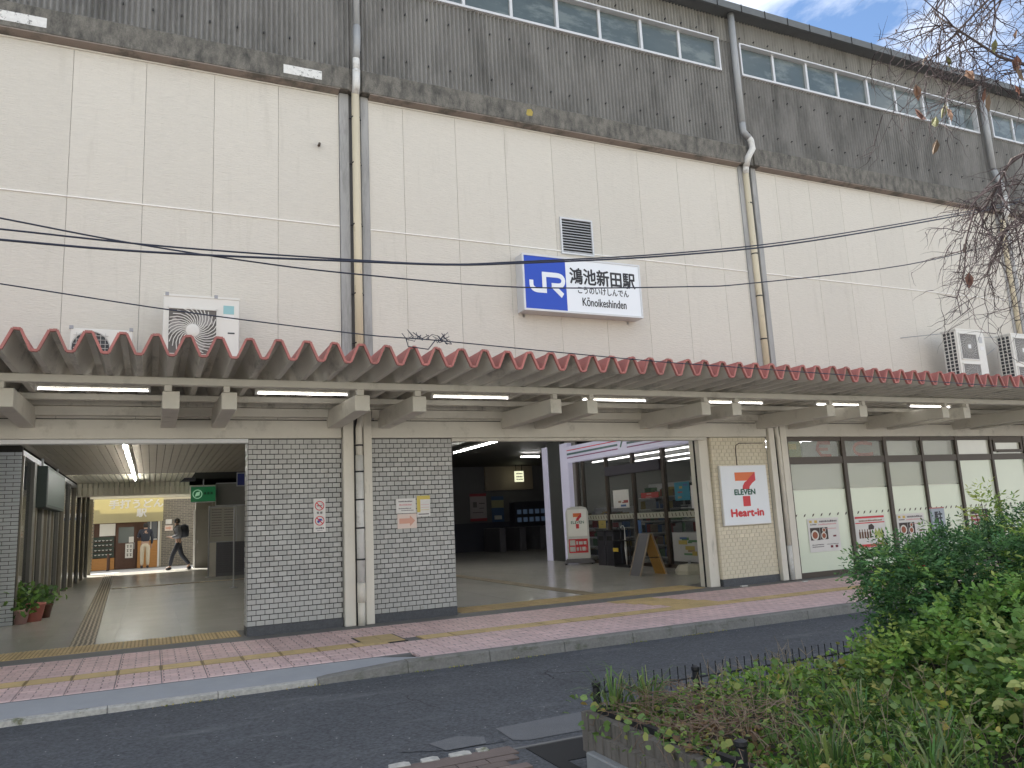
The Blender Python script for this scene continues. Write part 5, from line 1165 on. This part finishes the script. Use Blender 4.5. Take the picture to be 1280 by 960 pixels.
# ------------------------------------------------------------------ people
def skin_mesh(name, verts, edges, radii, mat, sub=2, root=0):
    me = bpy.data.meshes.new(name); me.from_pydata(verts, edges, []); o = bpy.data.objects.new(name, me); COL.objects.link(o)
    sk = o.modifiers.new('s', 'SKIN'); sk.use_smooth_shade = True
    for i, r in enumerate(radii):
        rr = r if isinstance(r, tuple) else (r, r); me.skin_vertices[0].data[i].radius = rr; me.skin_vertices[0].data[i].use_root = (i == root)
    sb = o.modifiers.new('b', 'SUBSURF'); sb.levels = sub; sb.render_levels = sub
    bpy.context.view_layer.update()
    m2 = bpy.data.meshes.new_from_object(o.evaluated_get(bpy.context.evaluated_depsgraph_get())); m2.materials.clear(); m2.materials.append(mat)
    bpy.data.objects.remove(o); bpy.data.meshes.remove(me); m2.name = name; return m2
def person(label, loc, rz, hgt, J, top, trou, back=None):
    """J: joints for a figure 1.7 m tall that faces -Y"""
    t = E('person', label, 'person', loc, rz); t.scale = (hgt/1.72,)*3
    names = ['pelvis', 'waist', 'chest', 'neck', 'jaw', 'head', 'crown']; V = [J[n] for n in names]; Rr = [(.135, .10), (.12, .095), (.155, .11), .055, .065, .09, .055]; Ed = [(i, i+1) for i in range(6)]
    def add(pts, rs, root):
        i0 = len(V); V.extend(pts); Rr.extend(rs); Ed.append((root, i0)); Ed.extend((i0+k, i0+k+1) for k in range(len(pts)-1)); return i0
    for s in ('l', 'r'):
        add([J['hip'+s], J['knee'+s], J['ankle'+s], J['toe'+s]], [.085, .058, .038, .033], 0)
        add([J['sh'+s], J['el'+s], J['wr'+s], J['ha'+s]], [.058, .042, .027, .032], 2)
        h = Vector(J['ha'+s]); d = (h-Vector(J['wr'+s])).normalized(); i0 = len(V)-1
        for k in range(4):
            off = Vector((.0, 1, 0)).cross(d)*(.012*(k-1.5)); add([tuple(h+off+d*.03), tuple(h+off*1.2+d*(.065+.008*(1 if k in (1, 2) else 0)))], [.009, .008], i0)
        add([tuple(h+Vector((0, -.025, 0))), tuple(h+Vector((0, -.045, 0))+d*.03)], [.010, .009], i0)
    inst('body', skin_mesh('body', V, Ed, Rr, m_skin, 1), t)
    # trousers
    V2, R2, E2 = [J['pelvis']], [(.155, .118)], []
    for s in ('l', 'r'):
        i0 = len(V2); V2 += [J['hip'+s], J['knee'+s], tuple(Vector(J['ankle'+s])+Vector((0, 0, .02)))]; R2 += [.10, .078, .062]; E2 += [(0, i0), (i0, i0+1), (i0+1, i0+2)]
    V2.append(tuple(Vector(J['pelvis'])+Vector((0, 0, .1)))); R2.append((.145, .112)); E2.append((0, len(V2)-1))
    inst('trousers', skin_mesh('trousers', V2, E2, R2, trou, 1), t)
    V3, R3, E3 = [tuple(Vector(J['pelvis'])+Vector((0, 0, .06))), J['waist'], J['chest'], tuple(Vector(J['neck'])-Vector((0, 0, .02)))], [(.16, .125), (.165, .13), (.20, .155), .09], [(0, 1), (1, 2), (2, 3)]
    for s in ('l', 'r'):
        i0 = len(V3); V3 += [J['sh'+s], J['el'+s], tuple(Vector(J['wr'+s])*.9+Vector(J['el'+s])*.1)]; R3 += [.075, .058, .042]; E3 += [(2, i0), (i0, i0+1), (i0+1, i0+2)]
    inst('jacket', skin_mesh('jacket', V3, E3, R3, top, 1), t)
    hd = Vector(J['head'])
    q = MB(); q.lathe([(.03, -.07), (.088, -.045), (.098, .02), (.085, .075), (.045, .108), (.01, .115)], (hd.x, hd.y+.018, hd.z+.0), 14); q.build('hair', m_hair, t, smooth=True)
    MB().box(hd.x-.012, hd.x+.012, hd.y-.115, hd.y-.08, hd.z-.03, hd.z+.005).build('nose', m_skin, t, bevel=.004)
    for s in (-1, 1): MB().box(hd.x+s*.088-.008, hd.x+s*.088+.008, hd.y-.01, hd.y+.02, hd.z-.03, hd.z+.02).build('ear', m_skin, t, bevel=.004)
    for s in ('l', 'r'):
        a, b = Vector(J['ankle'+s]), Vector(J['toe'+s]); d = (b-a); d.z = 0; d.normalize(); p0 = a-d*.07; p0.z = min(a.z, b.z+.03)-.02
        inst('shoe', skin_mesh('shoe', [tuple(Vector((p0.x, p0.y, b.z+.012))), tuple(b)], [(0, 1)], [.058, .052], m_black, 1), t)
    return t
Jw = dict(pelvis=(0, 0, .92), waist=(0, -.01, 1.08), chest=(0, -.02, 1.32), neck=(0, -.05, 1.48), jaw=(0, -.07, 1.54), head=(0, -.075, 1.60), crown=(0, -.07, 1.67),
          hipl=(.09, 0, .88), kneel=(.09, -.18, .50), anklel=(.08, -.26, .10), toel=(.08, -.40, .05), hipr=(-.09, 0, .88), kneer=(-.09, .10, .48), ankler=(-.09, .36, .13), toer=(-.09, .27, .04),
          shl=(.19, -.02, 1.40), ell=(.23, -.02, 1.13), wrl=(.18, -.24, 1.08), hal=(.15, -.32, 1.10), shr=(-.19, -.02, 1.40), elr=(-.23, .02, 1.13), wrr=(-.20, -.18, 1.05), har=(-.17, -.26, 1.08))
person('man in grey shirt and dark trousers walking left past the far exit', (1.0, 23.3, GZ), R_(-90), 2.08, Jw, m_greyshirt, m_navy)
t = E('backpack', 'dark backpack worn by the walking man', 'backpack', (1.0, 23.3, GZ), R_(-90)); t.scale = (1.21,)*3
MB().lathe([(.06, 0), (.14, .03), (.155, .2), (.13, .38), (.05, .44)], (0, .17, 1.06), 12, 'z', m_navy).build('bag', None, t, smooth=True)
MB().tube([(.1, .12, 1.46), (.1, -.08, 1.48), (.11, -.16, 1.35), (.12, -.1, 1.12), (.1, .1, 1.1)], .014, 6, m_wire).tube([(-.1, .12, 1.46), (-.1, -.08, 1.48), (-.11, -.16, 1.35), (-.12, -.1, 1.12), (-.1, .1, 1.1)], .014, 6, m_wire).build('strap', None, t)
Js = dict(Jw); Js.update(kneel=(.10, .0, .49), anklel=(.10, .02, .08), toel=(.11, -.10, .05), kneer=(-.10, 0, .49), ankler=(-.10, .02, .08), toer=(-.11, -.10, .05), head=(0, -.09, 1.59), ell=(.26, -.03, 1.15), wrl=(.16, -.2, 1.25), hal=(.12, -.27, 1.28), elr=(-.24, 0, 1.12), wrr=(-.22, -.08, .88), har=(-.21, -.1, .80))
person('man in dark top and khaki trousers standing with his back turned at the noodle shop', (-.26, 27.1, GZ), R_(180), 2.0, Js, m_navy, m_khaki)
# ================================================================== PLANTER, FENCE, PLANTS
PX, PY, PT = 2.56, -7.12, .15
PL = E('planter', 'long raised concrete planter with ribbed side blocks, full of weeds and shrubs', 'planter', (0, 0, 0))
MB().box(PX+.05, 12, -13.5, PY-.05, RZ, PT-.05).build('soil', m_soil, PL)
rb1 = MB().prism([(0, .006), (.012, 0), (.012, .0), (.10, .0), (.10, .088), (.012, .088), (0, .082)], 'z', 0, .235).mesh('block', m_block)
for k in range(66): inst('block', rb1, PL, (PX, PY-.004-.0905*(k+1), PT-.235))
rb2 = MB().prism([(.006, 0), (.082, 0), (.088, -.012), (.088, -.1), (0, -.1), (0, -.012)], 'z', 0, .30).mesh('block', m_block)
for k in range(60): inst('block', rb2, PL, (PX+.02+.0905*k, PY, PT-.30))
t1 = MB().prism([(0, .006), (.012, 0), (.12, 0), (.12, .088), (.012, .088), (0, .082)], 'z', 0, .15).mesh('block', m_block)
for k in range(60): inst('block', t1, PL, (PX-.045, PY-.16-.0905*(k+1), -.085))
m_low = M('grey_concrete_curb', (.22, .23, .23), .9, .2, 4, bump=.5, bs=60)
for k in range(6): MB().box(PX-.10, PX-.04, PY-.22-.9*(k+1)+.006, PY-.22-.9*k, RZ, -.03).build('curb_block', m_low, PL, bevel=.008)
FN = E('garden_fence', 'low black wire edging fence along the back rim of the planter', 'fence', (0, 0, 0))
def fence(a, b, post_ts):
    a, b = Vector(a), Vector(b); ln = (b-a).length; d = (b-a)/ln
    q = MB()
    for z in (.05, .14): q.tube([tuple(a+Vector((0, 0, z))), tuple(b+Vector((0, 0, z)))], .006, 5)
    q.build('rail', m_wire, FN)
    up = MB().tube([(0, 0, .0), (0, 0, .23)], .004, 5).mesh('upright', m_wire)
    for k in range(int(ln/.068)): inst('upright', up, FN, tuple(a+d*.065*k))
    for s in post_ts: MB().lathe([(.028, 0), (.024, .18), (.03, .19), (.03, .21), (.01, .22)], tuple(a+d*s), 10).build('post', m_wire, FN)
fence((PX+.09, PY-.07, PT-.03), (9.5, PY-.07, PT-.03), (0, .80, 3.0, 5.6))
MB().box(PX+.07, PX+.11, -12.5, PY-.1, PT-.03, PT+.035).build('rail', m_wire, FN)
for yy in (-8.57, -10.0): MB().lathe([(.028, 0), (.028, .13), (.034, .14), (.034, .16), (.01, .17)], (PX+.09, yy, PT-.03), 10).build('post', m_wire, FN)
G1 = [(.055, .115, .022), (.08, .15, .035), (.035, .08, .022), (.12, .17, .05), (.12, .15, .06), (.17, .18, .05)]
def rdir(n, up=.4, sp=1.): 
    v = rng.normal(size=(n, 3))*sp; v[:, 2] = np.abs(v[:, 2])*.5+up; return v
def sprays(P, D, ln, pairs, lsize, fan=.8, droop=.0):
    """pinnate sprays: returns leaf centres, directions, sizes"""
    n = len(P); D = D/np.linalg.norm(D, axis=1, keepdims=True); Sd = np.cross(D, rng.normal(size=(n, 3))*.25+[0, 0, 1.]); Sd /= np.linalg.norm(Sd, axis=1, keepdims=True)+1e-9
    C_, N_, Z_ = [], [], []
    for k in range(pairs):
        f = (k+.6)/pairs; base = P+D*(ln*f)[:, None]; base[:, 2] -= droop*ln*f*f
        for s in (-1, 1):
            C_.append(base+rng.normal(size=(n, 3))*.004); N_.append(D*.55+Sd*s*fan+rng.normal(size=(n, 3))*.15+[0, 0, -.15]); Z_.append(lsize*(1-.45*f)*rng.uniform(.8, 1.15, n))
    C_.append(P+D*ln[:, None]-np.array([0, 0, 1.])*(droop*ln)[:, None]); N_.append(D); Z_.append(lsize*.7)
    return np.concatenate(C_), np.concatenate(N_), np.concatenate(Z_)
def hmap(x, y):   # height of the weed carpet
    return .06+.10*np.clip((x-2.6)/2.5, 0, 1)+.14*np.clip((x-4.4)/2.2, 0, 1)+.05*np.sin(3.1*x+1.3*y)+.04*np.sin(5.3*y-2.2*x)
def area(n, x0, x1, y0, y1, p=1.0):
    return rng.uniform(x0, x1, n)**1, rng.uniform(y0, y1, n)
# carpet of small leaves
n = 30000; x = PX+.05+(rng.random(n)**1.25)*6.4; y = rng.uniform(-11.2, PY-.06, n); keep = (y+11.8) > .45*(x)*.55-.6; x, y = x[keep], y[keep]; n = len(x)
hz = hmap(x, y); z = PT-.03+hz*rng.uniform(.15, 1.1, n)
C_ = np.stack([x, y, z], 1)
dry = np.exp(-(((x-2.95)/.30)**2+((y+7.95)/.45)**2))
tn = tints(n, G1, [.28, .27, .2, .14, .08, .03]); br = tints(n, [(.06, .042, .028), (.045, .032, .024), (.085, .065, .042)]); mk = rng.random(n) < dry*.92; tn[mk] = br[mk]
sz = rng.uniform(.018, .055, n)
stuff(tag(leafmesh('ground_cover', C_, rdir(n, .1), sz, tn*1.05, .58, .2), 'mixed low weeds and small leaves covering the planter soil', 'ground cover'))
# ivy on the rim and broad leaves
n = 1500; x = np.where(rng.random(n) < .16, PX+rng.normal(size=n)*.05+.02, rng.uniform(PX, 6.5, n)); y = np.where(x < PX+.16, rng.uniform(-10.5, PY, n), rng.uniform(-10.4, PY-.1, n))
hang = rng.random(n)
z = np.where(x < PX+.16, PT+.10-.22*hang**2, PT+hmap(x, y)*rng.uniform(.8, 1.3, n)); C_ = np.stack([x-(x < PX+.16)*.03, y, z], 1); N_ = rdir(n, -.1); N_[:, 0] -= .3
stuff(tag(leafmesh('ivy', C_, N_, rng.uniform(.03, .058, n), tints(n, [(.05, .10, .035), (.07, .12, .045), (.11, .14, .05), (.15, .145, .05)], [.40, .34, .21, .05]), .85, .16), 'broad ivy leaves trailing over the planter rim', 'ivy'))
# dry vines over the front corner
q = MB()
for k in range(150):
    x0, y0 = 2.62+random.random()*.65, -7.4-random.random()*1.0; a = random.uniform(0, 6.28); p = [(x0, y0, PT+.05+random.random()*.12)]
    for s in range(5): a += random.uniform(-.8, .8); p.append((p[-1][0]+.06*math.cos(a), p[-1][1]+.06*math.sin(a), p[-1][2]+random.uniform(-.035, .035)))
    q.tube(p, .0022, 3, cap=False)
for k in range(60):
    x0, y0 = PX+random.random()*.2, -7.4-random.random()*3; p = [(x0, y0, PT+.10)]
    for s in range(6): p.append((p[-1][0]-.012+random.uniform(-.02, .02), p[-1][1]+random.uniform(-.06, .05), p[-1][2]-random.uniform(-.01, .045)))
    q.tube(p, .0025, 3, cap=False)
stuff(tag(q.build('dry_vines', flat('vine_brown', (.17, .115, .08))), 'tangle of brown dry vines over the planter corner', 'dry vines'))
# grass tufts
def grass_mesh(n, h, spread, cols):
    q = MB(); tints_ = []
    for k in range(n):
        a = random.uniform(0, 6.28); r = random.random()*spread; hh = h*random.uniform(.5, 1.1); ln = random.uniform(.2, .9)*hh*1.3; w_ = .006
        b = Vector((r*math.cos(a), r*math.sin(a), 0)); o_ = Vector((math.cos(a+random.uniform(-.7, .7)), math.sin(a+random.uniform(-.7, .7)), 0)); s_ = Vector((-o_.y, o_.x, 0))*w_
        P0 = b; P1 = b+o_*ln*.3+Vector((0, 0, hh*.6)); P2 = b+o_*ln*.75+Vector((0, 0, hh*.95)); P3 = b+o_*ln*1.25+Vector((0, 0, hh*random.uniform(.75, 1)))
        i0 = len(q.v); q.v += [tuple(P0-s_), tuple(P0+s_), tuple(P1+s_), tuple(P1-s_), tuple(P2+s_*.7), tuple(P2-s_*.7), tuple(P3)]
        q.f += [(i0, i0+1, i0+2, i0+3), (i0+3, i0+2, i0+4, i0+5), (i0+5, i0+4, i0+6)]; q.mi += [0, 0, 0]; c = random.choice(cols); tints_ += [(*[v*random.uniform(.8, 1.2) for v in c], 1)]*7
    me = q.mesh('blades', m_foil); at = me.attributes.new('tint', 'FLOAT_COLOR', 'POINT'); at.data.foreach_set('color', np.array(tints_, np.float32).ravel()); return me
gcols = [(.10, .20, .05), (.14, .24, .07), (.07, .14, .04), (.22, .26, .10)]
gm = [grass_mesh(46, .30, .09, gcols), grass_mesh(50, .22, .14, gcols)]
glab = ['long bladed grass tuft on the left corner of the planter by the black post', 'grass tuft just right of the corner tuft at the back rim', 'bright green grass tuft in the middle of the planter', 'grass tuft at the front rim near the black capped post', 'grass tuft behind the dry brown vines', 'small grass tuft close to the bottom of the picture', 'grass tuft between the ivy and the fern', 'arching pale grass tuft at the bottom middle of the planter']
gpos = [(2.72, -7.28, 0), (2.95, -7.32, 0), (3.75, -8.3, 1), (3.05, -8.75, 1), (3.5, -7.8, 1), (3.2, -9.2, 1), (4.3, -8.6, 1), (3.55, -8.95, 1)]
for (gx, gy, k), lab in zip(gpos, glab):
    t = E('grass_tuft', lab, 'grass tuft', (gx, gy, PT-.02), random.random()*6, group='grass tufts in the planter'); stuff(inst('blades', gm[k], t))
n = 60
for k in range(0):
    pass
q = E('tmp2', 'x', 'x'); bpy.data.objects.remove(q)
gs2 = grass_mesh(700, .13, 1.0, gcols)
o = inst('short_grass', gs2, None, (3.9, -8.55, PT+.0), 0, (1.25, 1.0, 1)); stuff(tag(o, 'short green grass growing among the weeds in the middle of the planter', 'grass'))
q = MB()
for k in range(150):
    x0, y0 = random.uniform(2.8, 5.2), random.uniform(-9.6, -7.3); z0 = PT+float(hmap(x0, y0))*.6; hh = random.uniform(.10, .26); a = random.uniform(0, 6.28); p = [(x0, y0, z0), (x0+.02*math.cos(a), y0+.02*math.sin(a), z0+hh*.6), (x0+.06*math.cos(a), y0+.06*math.sin(a), z0+hh)]
    q.tube(p, [.002, .0018, .0012], 3, cap=False)
    for j in range(3): q.tube([p[1], (p[1][0]+random.uniform(-.05, .05), p[1][1]+random.uniform(-.05, .05), p[1][2]+random.uniform(.0, .06))], [.0014, .001], 3, cap=False)
stuff(tag(q.build('dry_stalks', flat('stalk_tan', (.30, .24, .16))), 'thin dry weed stalks standing in the planter', 'dry stalks'))
# ferns
def fern(label, x, y, z, nf, ln, seed):
    t = E('fern', label, 'fern', (x, y, z), group='ferns in the planter'); a = rng.uniform(0, 6.28, nf); P = np.zeros((nf, 3)); D = np.stack([np.cos(a), np.sin(a), rng.uniform(.7, 1.5, nf)], 1)
    C_, N_, Z_ = sprays(P, D, np.full(nf, ln)*rng.uniform(.7, 1.1, nf), 16, np.full(nf, ln*.16), 1.0, .55)
    leafmesh('fronds', C_, N_, Z_, tints(len(C_), [(.13, .24, .06), (.09, .18, .05)]), .28, .05, parent=t)
    q = MB(); Dn = D/np.linalg.norm(D, axis=1, keepdims=True)
    for k in range(nf): q.tube([tuple(Dn[k]*ln*f-np.array([0, 0, .55*ln*f*f])) for f in (0, .25, .5, .75, 1)], .0025, 4)
    q.build('stem', flat('fern_stem', (.10, .13, .04)), t)
fern('large fern hanging in the middle of the right hand weeds', 4.45, -9.0, .42, 9, .40, 1)
fern('small fern low at the bottom right', 4.1, -9.75, .42, 8, .28, 2)
fern('upright pale fern in front of the dark shrub hollow', 4.75, -9.45, .50, 6, .26, 3)
fern('fern left of the bottom right corner among ivy', 3.75, -9.5, .28, 7, .24, 4)
# leafy weeds and shrubs: stems with sprays
def shrub(name, label, boxes, stems, ncl, ln, pairs, ls, cols, w_, aspect=.45, fan=.8, cat='shrub', droop=.1, berries=0, shell=.55):
    """boxes: ellipsoids (cx,cy,cz,rx,ry,rz)"""
    t = E(name, label, cat, (boxes[0][0], boxes[0][1], PT-.03)); o_ = np.array([boxes[0][0], boxes[0][1], PT-.03])
    vol = np.array([b[3]*b[4]*b[5] for b in boxes])**.67; pk = rng.choice(len(boxes), ncl, p=vol/vol.sum()); bb = np.array(boxes)[pk]
    u = rng.normal(size=(ncl, 3)); u /= np.linalg.norm(u, axis=1, keepdims=True); r = rng.uniform(shell, 1.0, ncl)**.6
    lump = 1+.16*np.sin(u[:, 0]*7+pk)+.14*np.sin(u[:, 2]*9+u[:, 1]*6)
    P = bb[:, :3]+u*bb[:, 3:]*(r*lump)[:, None]; D = u*1.0+rng.normal(size=(ncl, 3))*.45+[0, 0, .35]; P = P[:]; ok = P[:, 2] > PT; P, D = P[ok], D[ok]
    C_, N_, Z_ = sprays(P, D, np.full(len(P), ln)*rng.uniform(.6, 1.2, len(P)), pairs, np.full(len(P), ls), fan, droop)
    # per spray colour, so clumps of light and dark read
    c = tints(len(P), cols, w_, .25); c = np.concatenate([c]*(pairs*2+1)); c = c*(rng.uniform(.85, 1.15, (len(c), 1)))
    leafmesh('foliage', C_-o_, N_, Z_, c, aspect, .12, parent=t)
    q = MB(); Pl = P-o_
    for k in range(stems):
        e = Pl[random.randrange(len(Pl))]; b0 = Vector((random.uniform(-.15, .15)*boxes[0][3]*2, random.uniform(-.15, .15), 0)); m1 = Vector((e[0]*.45, e[1]*.45, e[2]*.6)); q.tube([b0, m1, Vector(e)], [.009, .006, .002], 5)
    q.build('stems', m_twig, t)
    if berries:
        q = MB()
        for k in range(berries):
            c0 = Pl[random.randrange(len(Pl))]
            for j in range(9): p = Vector(c0)+Vector((random.gauss(0, .02), random.gauss(0, .02)-.03, random.gauss(0, .02)+.02)); q.lathe([(.001, -.006), (.006, -.002), (.006, .003), (.001, .006)], p, 6)
        stuff(q.build('berries', flat('berry_red', (.45, .03, .03), .35), t))
    return t
NG = [(.028, .075, .035), (.040, .10, .045), (.022, .055, .028), (.06, .13, .045), (.10, .17, .05)]
shrub('nandina_shrub', 'dark green fine leaved shrub with red berries in front of the frosted windows', [(5.9, -7.85, .70, .75, .5, .50), (5.15, -7.8, .62, .45, .38, .42), (4.85, -7.75, .92, .30, .22, .16), (6.8, -7.95, .74, .8, .5, .48), (5.4, -7.9, .35, .5, .4, .35)], 70, 6800, .15, 5, .046, NG, [.3, .3, .2, .14, .06], .38, .8, berries=12, droop=.25)
shrub('nandina_shrub', 'bushy dark shrub cut by the right edge, behind the tall weeds', [(7.9, -8.3, .68, .9, .6, .52)], 30, 1100, .16, 5, .045, NG, [.3, .3, .2, .14, .06], .38, .8, berries=4, droop=.25)
shrub('leafy_weed', 'light green narrow leaved tall weed rising above the shrub at the right', [(6.1, -8.4, .80, .55, .3, .42), (6.5, -8.5, .98, .4, .25, .22)], 30, 520, .2, 4, .075, [(.10, .18, .05), (.15, .22, .07), (.07, .13, .04)], None, .26, .6)
shrub('leafy_weed', 'mid green leafy weeds in front of the dark shrub', [(5.0, -8.5, .45, .6, .45, .36), (4.6, -8.1, .3, .4, .4, .24), (5.6, -8.9, .60, .6, .4, .40)], 40, 1500, .13, 4, .06, [(.06, .13, .035), (.09, .17, .045), (.045, .09, .03), (.13, .19, .06)], None, .5, .8)
shrub('leafy_weed', 'broad leaved climbing weeds in the lower right corner', [(4.6, -9.2, .42, .6, .5, .34), (5.2, -9.6, .66, .6, .5, .42), (4.1, -9.8, .30, .5, .5, .24)], 40, 1400, .12, 3, .078, [(.055, .115, .04), (.08, .15, .05), (.04, .085, .03), (.15, .20, .09)], None, .55, .9)
shrub('leafy_weed', 'pale variegated leaves at the right edge of the picture', [(5.1, -9.45, .98, .32, .3, .20)], 14, 170, .12, 3, .08, [(.22, .28, .14), (.14, .20, .07), (.30, .34, .20)], None, .6, .9)
shrub('leafy_weed', 'pointed leaf stalk standing above the shrub before the fourth pane', [(5.95, -7.75, 1.22, .07, .07, .20)], 5, 60, .16, 3, .06, [(.15, .20, .07), (.10, .16, .05)], None, .3, .4)
t = E('red_leaf_litter', 'dull red fallen leaf on the greenery at the bottom', 'leaf', (3.35, -9.55, .36)); MB().prism([(0, 0), (.04, -.015), (.07, .01), (.05, .035), (.01, .03)], 'z', 0, .004).build('blade', flat('leaf_red', (.45, .10, .09)), t)
# parking sign behind the shrub
t = E('parking_sign', 'small grey sign on a post with black characters, half hidden behind the shrub', 'sign', (10.17, -4.0, RZ))
MB().tube([(.13, 0, 0), (.13, 0, 1.30)], .02, 8).build('post', m_steel, t); MB().box(-.0, .28, -.05, -.02, .82, 1.40).build('board', flat('sign_grey', (.36, .39, .42)), t, bevel=.004)
MB().box(.0, .28, -.052, -.02, 1.40, 1.415).build('rim', m_red, t)
text('lettering', '駐', .06, .22, 1.19, 1.36, -.051, m_black, t, bold=.03); text('lettering', '輪', .06, .22, .98, 1.15, -.051, m_black, t, bold=.03); text('lettering', '場', .06, .22, .84, .95, -.051, m_black, t, bold=.03) if False else None
# ------------------------------------------------------------------ bare tree reaching in from the right
TR = E('bare_tree', 'bare tree with drooping twigs and a few brown leaves reaching in at the upper right', 'tree', (6.6, -10.5, PT-.03))
o_ = Vector(TR.location)
MB().tube([(0, 0, 0), (.05, .05, 1.2), (0, .15, 2.4), (-.1, .2, 3.6), (-.15, .3, 4.8), (-.1, .3, 6)], [.11, .095, .085, .07, .05, .03], 12).build('trunk', m_bark, TR, smooth=True)
limbs = [[(6.55, -10.35, 2.6), (5.9, -9.9, 3.3), (5.2, -9.45, 3.75), (4.65, -9.15, 4.05), (4.35, -9.0, 4.35)],
         [(6.5, -10.3, 3.2), (5.8, -9.8, 3.5), (5.1, -9.3, 3.6), (4.72, -9.08, 3.42), (4.52, -9.0, 3.12)],
         [(6.5, -10.3, 3.8), (5.7, -9.6, 4.3), (5.1, -9.3, 4.5), (4.65, -9.15, 4.45), (4.4, -9.05, 4.2)],
         [(6.5, -10.3, 2.9), (5.8, -9.7, 3.15), (5.1, -9.2, 3.2), (4.85, -9.08, 3.15), (4.66, -9.0, 2.98)],
         [(6.45, -10.2, 4.2), (5.6, -9.5, 5.0), (5.1, -9.2, 5.2), (4.7, -9.05, 4.9), (4.45, -9.0, 4.5)],
         [(6.5, -10.3, 4.6), (6.2, -10.9, 5.6), (5.8, -11.4, 6.3)], [(6.45, -10.2, 4.4), (7.1, -9.9, 5.3), (7.7, -9.6, 6.0)]]
twm = MB(); ends = []; rt = random.Random(11)
def interp(P, f):
    k = min(int(f*(len(P)-1)), len(P)-2); r = f*(len(P)-1)-k; return Vector(P[k]).lerp(Vector(P[k+1]), r)
for i, Lb in enumerate(limbs):
    MB().tube([tuple(Vector(p)-o_) for p in Lb], [.020-.0038*k for k in range(len(Lb))] if len(Lb) == 5 else [.04, .025, .012], 7).build('branch', m_bark, TR, smooth=True)
def twig(p, d, ln, r, lvl):
    pts = [p]; n_ = 6
    for k in range(n_):
        d = (d+Vector((rt.gauss(0, .22), rt.gauss(0, .22), rt.gauss(0, .2)-.10))).normalized(); p = p+d*ln/n_; pts.append(p)
        if lvl > 0 and rt.random() < .72: twig(p, (d+Vector((rt.gauss(0, .8), rt.gauss(0, .8), rt.gauss(0, .7)))).normalized(), ln*rt.uniform(.4, .7), r*.6, lvl-1)
    twm.tube([tuple(q-o_) for q in pts], [r*(1-.8*k/n_) for k in range(n_+1)], 4, cap=False); ends.append((pts[-1], d))
for i, Lb in enumerate(limbs[:5]):
    for k in range({1: 28, 3: 20}.get(i, 17)):
        f = rt.uniform(.42, 1.0); p = interp(Lb, f); d = (Vector(Lb[-1])-Vector(Lb[-2])).normalized()+Vector((rt.gauss(-.1, .5), rt.gauss(0, .5), rt.gauss(-.25, .5)))
        twig(p, d.normalized(), rt.uniform(.3, .75), .0055, 2)
for i, Lb in enumerate(limbs[5:]):
    for k in range(12): twig(interp(Lb, rt.uniform(.4, 1)), Vector((rt.gauss(0, .6), rt.gauss(0, .6), rt.gauss(.2, .5))).normalized(), .8, .008, 2)
# one long hanging twig
hp = [(4.42, -9.0, 3.1), (4.40, -8.93, 2.92), (4.46, -8.85, 2.75), (4.43, -8.8, 2.6), (4.47, -8.78, 2.5)]
twm.tube([tuple(Vector(p)-o_) for p in hp], [.006, .005, .004, .003, .002], 5)
for p in hp[1:-1]:
    for s in range(2): twig(Vector(p), Vector((rt.choice((-1, 1))*.8, .2, .1)), .16, .003, 0)
stuff(twm.build('twigs', m_twig, TR))
ml = [(.20, .08, .05), (.16, .08, .06), (.24, .14, .09), (.12, .08, .05), (.15, .15, .06)]
for k in range(30):
    p, d = ends[rt.randrange(len(ends))] if k > 8 else ends[k*7]
    me = None; q = MB(); L1 = rt.uniform(.07, .12); wdt = L1*.24
    q.v = [(0, 0, 0), (-wdt, .006, -L1*.35), (-wdt*.7, .01, -L1*.72), (0, 0, -L1), (wdt*.7, .01, -L1*.72), (wdt, .006, -L1*.35), (0, -.008, -L1*.5)]; q.f = [(0, 1, 2, 6), (6, 2, 3, 4), (0, 6, 4, 5)]; q.mi = [0]*3
    o = q.build('leaf', flat('dry_leaf_%d' % (k % 5), ml[k % 5], .7), TR); o.location = p-o_; o.rotation_euler = (rt.uniform(-.5, .5), rt.uniform(-.5, .5), rt.uniform(0, 6))
# ------------------------------------------------------------------ litter on the pavement
for (x, y, w_, lab) in ((9.75, -.35, .16, 'crumpled white and blue wrapper on the paving by the cream brick pier'), (11.0, -.6, .12, 'small white scrap of paper on the paving below the two posts')):
    t = E('litter', lab, 'litter', (x, y, GZ)); MB().prism([(0, 0), (w_, .01), (w_*.8, .05), (.01, .06)], 'z', .001, .02).build('scrap', m_paper, t, bevel=.006)
n = 420; x = rng.uniform(-3, 7, n); y = -3.47-np.abs(rng.normal(size=n))*.03; C_ = np.stack([x, y, np.full(n, RZ+.004)], 1); m0 = np.sin(x*2.3)+np.sin(x*5.1) > .2; C_ = C_[m0]
stuff(tag(leafmesh('kerb_moss', C_, rdir(len(C_), .5), rng.uniform(.012, .03, len(C_)), tints(len(C_), [(.08, .11, .03), (.14, .14, .06)]), .6), 'small moss and weeds growing along the foot of the kerb', 'moss'))
